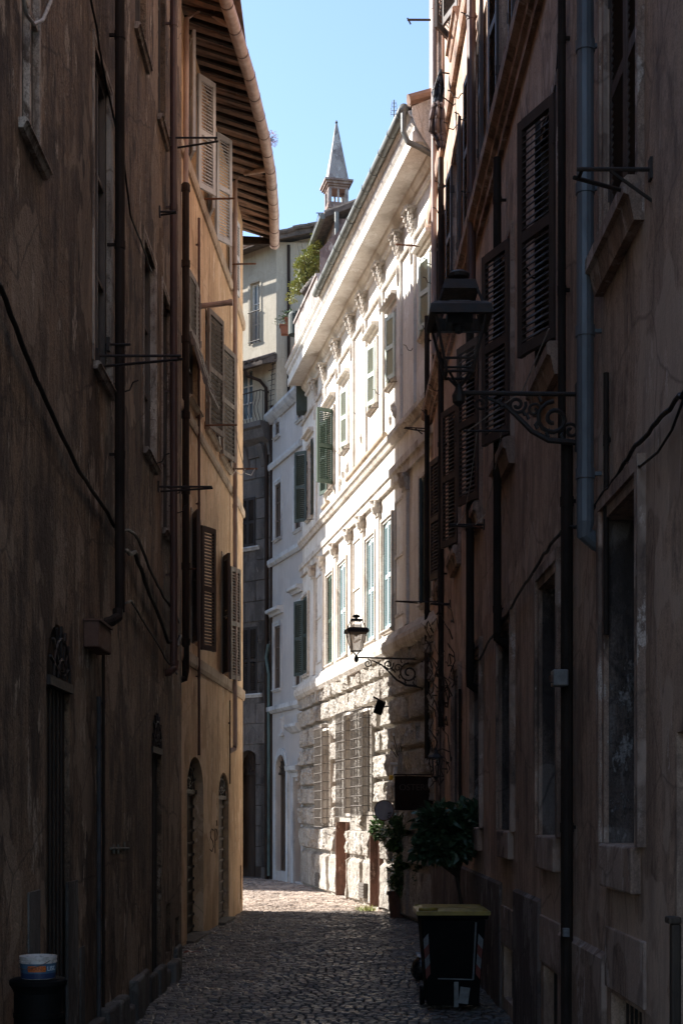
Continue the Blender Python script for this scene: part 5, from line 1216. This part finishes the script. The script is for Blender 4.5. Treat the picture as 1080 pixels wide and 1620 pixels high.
# lamp cluster above the sign
lc = thing('sign_lamp_cluster', (ray(632, 1200, 27.5)), 'cluster of white spot arms with a small yellow shade above the dark sign board', 'spotlights')
q = MB()
hub = ray(633, 1206, 27.5)
for (x0, y0) in ((617, 1183), (620, 1172), (621, 1160), (630, 1178), (636, 1170)): q.tube([hub, ray(x0, y0, 27.5)], .010, 5)
q.tube([hub, FF.P(YF(28.0), 3.1, -.02)], .014, 6); q.build('arms', M['iron'], lc)
q = MB()
for (x0, y0, x1, y1) in ((617, 1188, 621, 1191), (619, 1174, 622, 1178), (621, 1160, 623, 1164), (617, 1208, 629, 1208), (637, 1196, 638, 1206)):
    q.tube([ray(x0, y0, 27.5), ray(x1, y1, 27.5)], .022, 8)
q.tube([ray(625, 1213, 27.5), ray(624, 1226, 27.5)], .04, 10); q.build('spot_heads', M['white_enamel'], lc)
q = MB(); p = ray(618.5, 1230, 27.5); q.lathe((p.x, p.y, p.z-.045), [(.04, 0), (.042, .08), (.03, .09)], 12); q.build('yellow_shade', M['yellow'], lc)
# floodlight on the palace
s, z = FF.at(618, 1118); fl = thing('floodlight', FF.P(s, z, .3), 'black boxy floodlight on a short arm above the caged palace windows', 'floodlight')
p = ray(600, 1119, 28.2); q = MB(); q.box(p, (.18, .2, .26), Matrix.Rotation(R(20), 3, 'Y') @ Matrix.Rotation(R(14), 3, 'X')); q.box(p+Vector((-.02, -.02, .15)), (.24, .16, .03), Matrix.Rotation(R(30), 3, 'Y')); q.build('housing', M['bin_black'], fl, bevel=.015)
q = MB(); q.tube([FF.P(s-.3, z, -.02), p], .014, 6); q.tube([p, p+Vector((-.25, -.05, .01))], .012, 6); q.build('arm', M['iron'], fl)
# round disc sign
p = ray(608, 1282, 26.6); rd = thing('round_disc_sign', p, 'round grey-white disc sign with dark marks fixed low on the palace beside the bush', 'sign')
rot = Matrix.Rotation(R(-22), 3, 'Z'); q = MB(); n = 32
F1 = [p+rot @ Vector((.19*math.cos(2*math.pi*k/n), -.02, .19*math.sin(2*math.pi*k/n))) for k in range(n)]; F2 = [v+rot @ Vector((0, .04, 0)) for v in F1]
q.poly(F1); q.poly(F2[::-1])
for k in range(n): q.poly([F1[k], F1[(k+1) % n], F2[(k+1) % n], F2[k]])
ds = q.build('disc', M['disc'], rd)
q = MB()
for (x, zz, r_) in ((.10, -.12, .03), (.13, -.05, .018), (.09, -.055, .012)):
    q.tube([p+rot @ Vector((x+r_*math.cos(2*math.pi*k/10), -.024, zz+r_*math.sin(2*math.pi*k/10))) for k in range(11)], .007, 4)
q.build('marks', M['disc_mark'], ds)
q = MB(); q.tube([F1[k] for k in list(range(n))+[0]], .009, 5); q.build('rim', M['rust'], ds)
q = MB(); q.tube([p+Vector((0, .02, .02)), FF.P(YF(27.3), p.z+.02, -.02)], .012, 6); q.build('arm', M['iron'], rd)

# ------------------------------------------------------------------ plants
def pot(parent, c, r, h, mat='old_pot'):
    q = MB(); q.lathe(c, [(r*.72, 0), (r*.95, h*.86), (r*1.08, h*.87), (r*1.1, h), (r*.98, h), (r*.95, h*.93)], 20); q.build('pot', M[mat], parent)
def plant(name, base_, label, cat, crowns, n, size, mat, potd=None, trunk=None, seed=1, group=None, up=.3):
    root = thing(name, base_, label, cat, group); rg = random.Random(seed); b = Vector(base_)
    if potd: pot(root, b, *potd)
    q = MB(); top = Vector(crowns[0][0])
    st = b+Vector((0, 0, potd[1]*.8 if potd else 0))
    q.tube([st, st.lerp(top, .35)+Vector((.02, .01, 0)), st.lerp(top, .7)+Vector((-.02, 0, 0)), top], trunk or [.022, .019, .016, .008], 7)
    for c_, rx, ry, rz in crowns:
        c_ = Vector(c_)
        for k in range(14):
            v = Vector((rg.uniform(-1, 1)*rx, rg.uniform(-1, 1)*ry, rg.uniform(-.8, 1)*rz)); o_ = st.lerp(top, .62)
            q.tube([o_, o_.lerp(c_, .6)+v*.25, c_+v*.85], [.010, .007, .003], 5)
    q.build('stem', M['bark'], root)
    q = MB()
    for c_, rx, ry, rz in crowns: leafcloud(q, c_, rx, ry, rz, int(n*rx*rz/.05), size, rg, up=up)
    q.build('foliage', M[mat], root); return root
P1 = ray(628, 1447, 27.6); P1.z = 0.0
c1, c2, c3, c4_ = ray(640, 1322, 27.3), ray(608, 1312, 28.8), ray(655, 1350, 27.3), ray(640, 1385, 27.4)
plant('potted_shrub', P1, 'tall leafy shrub in a terracotta pot at the sunlit foot of the palace', 'potted plant', [(c1, .42, .32, .34), (c2, .30, .2, .20), (c3, .34, .28, .34), (c4_, .28, .24, .40)], 900, .09, 'leaf', (.19, .5), seed=3)
P2 = ray(668, 1452, 26.6); P2.z = 0.0
c5 = ray(672, 1375, 26.4)
plant('potted_shrub', P2, 'thin shrub in a dim terracotta pot where the palace meets the brown house', 'potted plant', [(c5, .20, .2, .42)], 700, .08, 'leaf_dark', (.16, .42), seed=5)
P3 = ray(735, 1545, 17.6); P3.z = 0.0
t0 = ray(716, 1318, 17.6)
crowns3 = [(t0, .36, .30, .30), (ray(690, 1305, 17.4), .22, .2, .2), (ray(738, 1300, 17.7), .20, .2, .22), (ray(700, 1345, 17.3), .26, .2, .14), (ray(676, 1347, 17.3), .14, .12, .08)]
plant('potted_tree', P3, 'dark broad-leaved citrus-like tree on a thin trunk in a pot behind the yellow-lidded bin', 'potted tree', crowns3, 520, .125, 'leaf_dark', (.2, .45), trunk=[.026, .022, .02, .012], seed=8)
# green shoots at the foot of the palace
wd_ = MB(); rg = random.Random(2)
for k in range(110):
    p = FF.P(YF(rg.uniform(29.3, 29.9)), 0, rg.uniform(.14, .5)); L = rg.uniform(.05, .16); d = Vector((rg.uniform(-.6, .6), rg.uniform(-.6, .6), 1)).normalized(); sd_ = d.cross(Vector((rg.uniform(-1, 1), rg.uniform(-1, 1), 0))).normalized()*.012
    wd_.poly([p-sd_, p+sd_, p+d*L])
tag(wd_.build('weeds', M['leaf_light'], None, origin=(0, 0, 0)), kind='stuff')
# terrace plants
T1_ = Vector((-1.05, 37.9, 15.62)); Yt = 37.6
tp = thing('terrace_shrub', T1_, 'yellow-green shrub with pink flower heads growing over the palace roof terrace wall', 'shrub')
q = MB(); rg = random.Random(14)
for (x, y, rx, rz) in ((490, 440, .26, .24), (478, 452, .2, .2), (500, 425, .18, .26), (487, 415, .24, .32), (497, 395, .16, .26), (474, 425, .14, .22), (468, 455, .16, .14), (500, 378, .12, .16), (462, 470, .12, .08)):
    leafcloud(q, ray(x, y, Yt), rx, .3, rz, int(620*rx*rz/.05), .075, rg)
q.build('foliage', M['leaf_light'], tp)
q = MB()
for k in range(9): q.tube([ray(486, 470, Yt), ray(484+rg.uniform(-8, 10), 440, Yt+rg.uniform(-.2, .2)), ray(484+rg.uniform(-14, 18), 395+rg.uniform(-20, 25), Yt+rg.uniform(-.3, .3))], [.012, .008, .004], 5)
q.build('stem', M['bark'], tp)
for (x, y) in ((488, 452), (491, 457), (486, 459), (494, 450)):
    q = MB(); leafcloud(q, ray(x, y, Yt-.25), .07, .07, .07, 60, .05, rg, hollow=0); q.build('flower_head', M['flower'], tp)
q = MB(); p = ray(479, 466, Yt-.3); q.tube([p, p+Vector((.35, -.1, .38))], .12, 12); q.build('trough', M['door_brown'], tp)
for i, (x, y, Y_, lab) in enumerate(((461, 512, 41.2, 'upper terracotta flower trough hung on the end of the palace terrace'), (453, 523, 41.2, 'lower terracotta flower trough hung below the first at the terrace end'))):
    p = ray(x, y, Y_); ft = thing('flower_trough', p, lab, 'flower trough'); q = MB()
    q.hexa([p+Vector(v) for v in ((-.15, -.1, -.12), (.15, -.1, -.12), (.15, .1, -.12), (-.15, .1, -.12), (-.18, -.12, .10), (.18, -.12, .10), (.18, .12, .10), (-.18, .12, .10))]); q.hexa([p+Vector(v) for v in ((-.2, -.14, .101), (.2, -.14, .101), (.2, .14, .101), (-.2, .14, .101), (-.2, -.14, .15), (.2, -.14, .15), (.2, .14, .15), (-.2, .14, .15))]); q.build('trough', M['terracotta'], ft)
    q = MB(); leafcloud(q, p+Vector((-.1 if i == 0 else -.14, 0, .26)), .22, .14, .16, 150, .06, rg, hollow=0); q.build('foliage', M['leaf'], ft)
    q = MB(); q.tube([p, p+Vector((.45, .1, 0))], .015, 5); q.build('hanger', M['iron'], ft)
# dry tufts growing from the ochre house's gutter
for i, (x, y, Y_, r_, lab) in enumerate(((430, 220, 25.4, .10, 'large dry pink plant tuft growing out of the round gutter'), (434, 325, 28.0, .055, 'small dry pink plant tuft low down the round gutter'))):
    p = ray(x, y, Y_); tf = thing('gutter_weed', p+Vector((-.06, 0, -.05)), lab, 'weed'); q = MB(); rg = random.Random(30+i)
    for k in range(30): v = Vector((rg.uniform(-.6, 1), rg.uniform(-1, 1), rg.uniform(-.7, 1)))*r_; q.tube([p+Vector((-.10, 0, -.06)), p+v*.5, p+v*1.1], [.003, .002, .001], 3)
    q.build('stems', M['bark'], tf); q = MB(); leafcloud(q, p, r_*1.15, r_*1.2, r_*1.3, 380 if i == 0 else 140, .022, rg, hollow=0); q.build('foliage', M['flower'], tf)

# ------------------------------------------------------------------ wheeled bin
BY = 14.75; bxc = ray(716, 1600, BY).x; bl = ray(663, 1437, BY); br = ray(770, 1437, BY)
bn = thing('wheeled_bin', (bxc, BY, 0), 'black wheeled refuse bin with a yellow lid and red and white reflective corner stripes', 'wheelie bin')
hw0, hw1 = .265, .335; yf0, yf1 = BY, BY-.06; yb0, yb1 = BY+.5, BY+.66; zt = 1.02
q = MB(); x = bxc
q.hexa([(x-hw0, yf0, .06), (x+hw0, yf0, .06), (x+hw0, yb0, .06), (x-hw0, yb0, .06), (x-hw1, yf1, zt-.06), (x+hw1, yf1, zt-.06), (x+hw1, yb1, zt-.06), (x-hw1, yb1, zt-.06)])
q.hexa([(x-hw1-.025, yf1-.025, zt-.059), (x+hw1+.025, yf1-.025, zt-.059), (x+hw1+.025, yb1+.03, zt-.059), (x-hw1-.025, yb1+.03, zt-.059), (x-hw1-.03, yf1-.03, zt-.005), (x+hw1+.03, yf1-.03, zt-.005), (x+hw1+.03, yb1+.03, zt-.005), (x-hw1-.03, yb1+.03, zt-.005)])
body = q.build('body', M['bin_black'], bn, bevel=.02)
q = MB(); n = 10; LZ = []
for j in range(n+1):
    row = []
    for i in range(n+1):
        u, v = i/n*2-1, j/n*2-1; yy = yf1-.045+(yb1+.07-yf1+.045)*j/n; xx = x+(hw1+.045)*u
        h = .025+.035*max(0, (1-u**6)*(1-v**6)) - (.02*max(0, 1-(abs(u)*1.3)**4)*max(0, 1-(abs(v)*1.3)**4)); row.append(Vector((xx, yy, zt+h)))
    LZ.append(row)
for j in range(n):
    for i in range(n): q.poly([LZ[j][i], LZ[j][i+1], LZ[j+1][i+1], LZ[j+1][i]])
for i in range(n):
    a, b = LZ[0][i], LZ[0][i+1]; dz = Vector((0, 0, .04)); q.poly([a-dz, b-dz, b, a]); a, b = LZ[n][i], LZ[n][i+1]; q.poly([a, b, b-dz, a-dz])
    a, b = LZ[i][0], LZ[i+1][0]; q.poly([a, b, b-dz, a-dz]); a, b = LZ[i][n], LZ[i+1][n]; q.poly([a-dz, b-dz, b, a])
lid = q.build('lid', M['bin_yellow'], bn, smooth=False)
q = MB(); q.tube([(x-hw1-.02, yf1-.05, zt+.045), (x-hw1+.02, yf1-.075, zt+.05), (x-hw1+.13, yf1-.075, zt+.05), (x-hw1+.16, yf1-.04, zt+.05)], .018, 8); q.tube([(x-hw1-.02, yb1+.05, zt+.03), (x+hw1+.02, yb1+.05, zt+.03)], .016, 8); q.build('lid_handle', M['bin_yellow'], lid, smooth=True)
def front(u, z, dy=-.012): # point on the front face, u in -1..1
    t = (z-.06)/(zt-.12); return Vector((x+(hw0+(hw1-hw0)*t)*u, yf0+(yf1-yf0)*t+dy, z))
for sgn, nm in ((-1, 'l'), (1, 'r')):
    for k in range(4):
        q = MB(); z0 = .74-.105*k; a, b_ = .80, .97
        P_ = [front(sgn*a, z0-.03*1, -.005), front(sgn*b_, z0-.09, -.005), front(sgn*b_, z0+.015, -.005), front(sgn*a, z0+.075, -.005)]
        q.hexa(P_[:0]+[P_[0], P_[1], P_[1]+Vector((0, .003, 0)), P_[0]+Vector((0, .003, 0)), P_[3], P_[2], P_[2]+Vector((0, .003, 0)), P_[3]+Vector((0, .003, 0))])
        q.build('reflective_stripe', M['refl_white' if k % 2 == 0 else 'refl_red'], body)
q = MB(); q.tube([front(.70, .93), front(.72, .335)], .010, 6); q.tube([front(.72, .335), front(-.55, .345)], .007, 6); q.build('front_edging', M['rim_grey'], body)
q = MB(); q.box(front(.12, .18, -.012), (.045, .012, .26)); q.box(front(.42, .17, -.012), (.10, .01, .17), Matrix.Rotation(R(8), 3, 'Y')); q.build('foot_bar', M['rim_grey'], body)
for sgn in (-1, 1):
    q = MB(); c = Vector((x+sgn*.29, yb0+.02, .1)); q.tube([c-Vector((.025, 0, 0)), c+Vector((.025, 0, 0))], .1, 20); q.build('wheel', M['bin_black'], bn)
# refuse bag beside it
p = ray(663, 1547, 17.4); bg_ = thing('refuse_bag', (p.x+.05, 17.4, 0), 'small black refuse bag with crumpled white paper on top, slumped behind the bin', 'rubbish bag')
q = MB(); nr, na = 9, 22
for j in range(nr+1):
    t = j/nr; rr = .17*math.sin(math.pi*(.12+.80*t))**.6*(1-.25*t)
    for i in range(na):
        a = 2*math.pi*i/na; k = 1+.16*noise.noise((math.cos(a)*2, math.sin(a)*2, t*3.5)); q.v.append(Vector((p.x+.05+rr*k*math.cos(a), 17.4+rr*k*math.sin(a), .012+.30*t)))
for j in range(nr):
    for i in range(na): q.f.append([j*na+i, j*na+(i+1) % na, (j+1)*na+(i+1) % na, (j+1)*na+i]); q.m.append(0)
q.f.append(list(range(na))[::-1]); q.f.append([nr*na+i for i in range(na)]); q.m += [0, 0]
q.build('bag', M['bag'], bg_, smooth=True)
q = MB()
for k in range(5): q.box((p.x+.03+rnd.uniform(-.06, .06), 17.38+rnd.uniform(-.05, .05), .315+rnd.uniform(-.01, .03)), (.09, .08, .012), Matrix.Rotation(rnd.uniform(-.6, .6), 3, 'X') @ Matrix.Rotation(rnd.uniform(-.6, .6), 3, 'Y'))
q.build('paper', M['paper'], bg_)

# ------------------------------------------------------------------ near left: litter bin with a paint bucket on it
LB = Vector((-1.835, 8.62, 0)); lt = CAMH-(1549-HY)*8.55/FPX
lb = thing('litter_bin', LB, 'tall round black litter bin with a flared rim standing against the dark house', 'litter bin')
q = MB(); r = .145
q.lathe(LB, [(r*.92, 0), (r*.98, .04), (r, .1), (r, lt-.24), (r*1.03, lt-.235), (r*1.03, lt-.21), (r, lt-.205), (r, lt-.085), (r*1.08, lt-.06), (r*1.19, lt-.035), (r*1.19, lt-.012), (r*1.12, lt-.004)], 40); bb = q.build('body', M['bin_black'], lb, smooth=False)
q = MB(); q.lathe(LB+Vector((0, 0, lt-.004)), [(r*1.05, 0), (r*1.05, .003)], 40); q.build('cover', M['bin_black'], lb)
LK = LB+Vector((.002, -.01, lt)); pb = thing('paint_bucket', LK, 'stained white paint bucket with a blue label standing on the black litter bin', 'bucket')
q = MB(); rb = .109; hb = .135
q.lathe(LK, [(rb*.90, 0), (rb*.93, .004), (rb*.985, hb*.70), (rb*1.03, hb*.71), (rb*1.03, hb*.80), (rb*.99, hb*.81), (rb*.99, hb*.86), (rb*1.03, hb*.87), (rb*1.04, hb), (rb*.98, hb), (rb*.97, hb*.8)], 40)
bk_ = q.build('pail', M['bucket_white'], pb)
def band(z0, z1, r0, r1, a0, a1, mat, nm, n=24):
    q = MB()
    for k in range(n):
        t0, t1 = a0+(a1-a0)*k/n, a0+(a1-a0)*(k+1)/n
        q.poly([LK+Vector((r0*math.cos(t0), r0*math.sin(t0), z0)), LK+Vector((r0*math.cos(t1), r0*math.sin(t1), z0)), LK+Vector((r1*math.cos(t1), r1*math.sin(t1), z1)), LK+Vector((r1*math.cos(t0), r1*math.sin(t0), z1))])
    return q.build(nm, M[mat], bk_)
band(.034, .094, rb*.962, rb*.998, R(150), R(390), 'label_blue', 'label'); band(.004, .036, rb*.945, rb*.964, R(150), R(390), 'label_navy', 'label')
view = math.atan2(-LK.y, -LK.x)
band(.046, .082, rb*.985, rb*1.005, view-R(34), view+R(24), 'label_orange', 'label')
text_mesh('GRANO', .033, 'lettering', M['label_red'], bk_, LK+Vector((0, 0, .064)), (1, 0, 0), (0, 0, 1), .0008, bend=(LK.x, LK.y, rb*1.006, view-R(5)))
text_mesh('LISC', .037, 'lettering', M['label_text'], bk_, LK+Vector((0, 0, .064)), (1, 0, 0), (0, 0, 1), .0008, bend=(LK.x, LK.y, rb*1.0, view+R(47)))
q = MB(); q.tube([LK+Vector(((rb*1.06)*math.cos(t), (rb*1.06)*math.sin(t), hb*.84-.05*math.sin((t-R(140))/R(180)*math.pi))) for t in [R(140+k*18) for k in range(11)]], .0025, 5); q.build('wire_handle', M['grille'], bk_)

# ------------------------------------------------------------------ laundry high on the brown house
ld = thing('laundry', FG.P(YG(20.6), 12.5, .4), 'grey and dark blue clothes hanging from a line high on the brown house', 'laundry')
Yl = 20.6
def cloth(outline, mat, name, Y_, fold=.05):
    q = MB(); rows = []
    for (y, xl, xr) in outline:
        rows.append([ray(xl+(xr-xl)*i/10, y, Y_)+Vector((0, fold*math.sin(i*1.7+y*.05)+fold*.5*math.sin(i*.8+1), 0)) for i in range(11)])
    for a, b in zip(rows, rows[1:]):
        for i in range(10): q.poly([a[i], a[i+1], b[i+1], b[i]])
    o = q.build(name, M[mat], ld, smooth=True); m = o.modifiers.new('thickness', 'SOLIDIFY'); m.thickness = .012; return o
cloth([(112, 695, 698), (122, 692, 700), (136, 684, 702), (142, 683, 703), (155, 686, 700), (166, 685, 698)], 'cloth_blue', 'shirt', Yl)
cloth([(163, 684, 699), (172, 682, 702), (190, 679, 704), (210, 678, 705), (214, 683, 705), (225, 689, 705), (236, 691, 704)], 'cloth_grey', 'trousers', Yl-.1)
q = MB(); q.tube([FG.P(YG(20.6), ray(0, 118, Yl).z, -.02), ray(694, 114, Yl)], .012, 5); q.tube([FG.P(YG(20.9), ray(0, 152, Yl).z, -.02), ray(684, 140, Yl)], .01, 5); q.tube([ray(694, 114, Yl), ray(686, 140, Yl-.1), ray(684, 165, Yl-.1)], .006, 4); q.build('line_arm', M['iron'], ld)
# roof aerials
for (x, y0, y1, Y_, bars, nm, lab) in ((623, 205, 158, 45, 4, 'tv_aerial', 'thin television aerial behind the palace gutter'),):
    b0, b1 = ray(x, 270, Y_), ray(x, y1, Y_); ae = thing(nm, (b0.x, b0.y, 14.5), lab, 'aerial'); q = MB(); q.tube([(b0.x, b0.y, 14.5), b1], .02, 6)
    for k in range(bars): z_ = ray(x, y1+5+k*6, Y_).z; w_ = .07+.012*k; q.tube([(b1.x-w_, Y_, z_), (b1.x+w_, Y_, z_)], .009, 4); q.tube([(b1.x-w_, Y_, z_-.08), (b1.x-w_, Y_, z_+.08)], .006, 4); q.tube([(b1.x+w_, Y_, z_-.08), (b1.x+w_, Y_, z_+.08)], .006, 4)
    q.build('mast', M['grille'], ae)
p0 = ray(505, 337, 41); ae = thing('roof_mast', (p0.x, 41, 16), 'thin guyed mast on the palace terrace beside the bell turret', 'mast'); q = MB(); q.tube([(p0.x, 41, 15.2), p0], .022, 6); q.tube([ray(500, 337, 41), ray(512, 337, 41)], .015, 5); q.tube([ray(504, 338, 41), ray(480, 420, 40)], .010, 4); q.tube([ray(509, 340, 41), ray(510, 352, 41), ray(506, 360, 41), ray(511, 368, 41)], .008, 4); q.build('mast', M['grille'], ae)
s, z = FG.at(680, 38); br_ = FG; q = MB(); q.tube([FG.P(FG.L-.3, z, -.02), FG.P(FG.L-.3, z, .42)], .02, 6); q.tube([FG.P(FG.L-.3, z+.03, .42), FG.P(FG.L-.3, z-.08, .36)], .015, 5); q.build('flag_bracket', M['iron'], G)
# scrap of litter in the gutter
p = ray(300, 1505, 20.5); lt_ = thing('litter', (p.x, p.y, 0), 'small crumpled red and white wrapper by the first arched doorway', 'litter'); q = MB()
for k in range(4): q.box((p.x+k*.06-.05, 20.5+rnd.uniform(-.05, .05), .045), (.07, .04, .008), Matrix.Rotation(rnd.uniform(-.5, .5), 3, 'X') @ Matrix.Rotation(rnd.uniform(-.5, .5), 3, 'Y'))
q.build('wrapper', M['refl_red'], lt_)
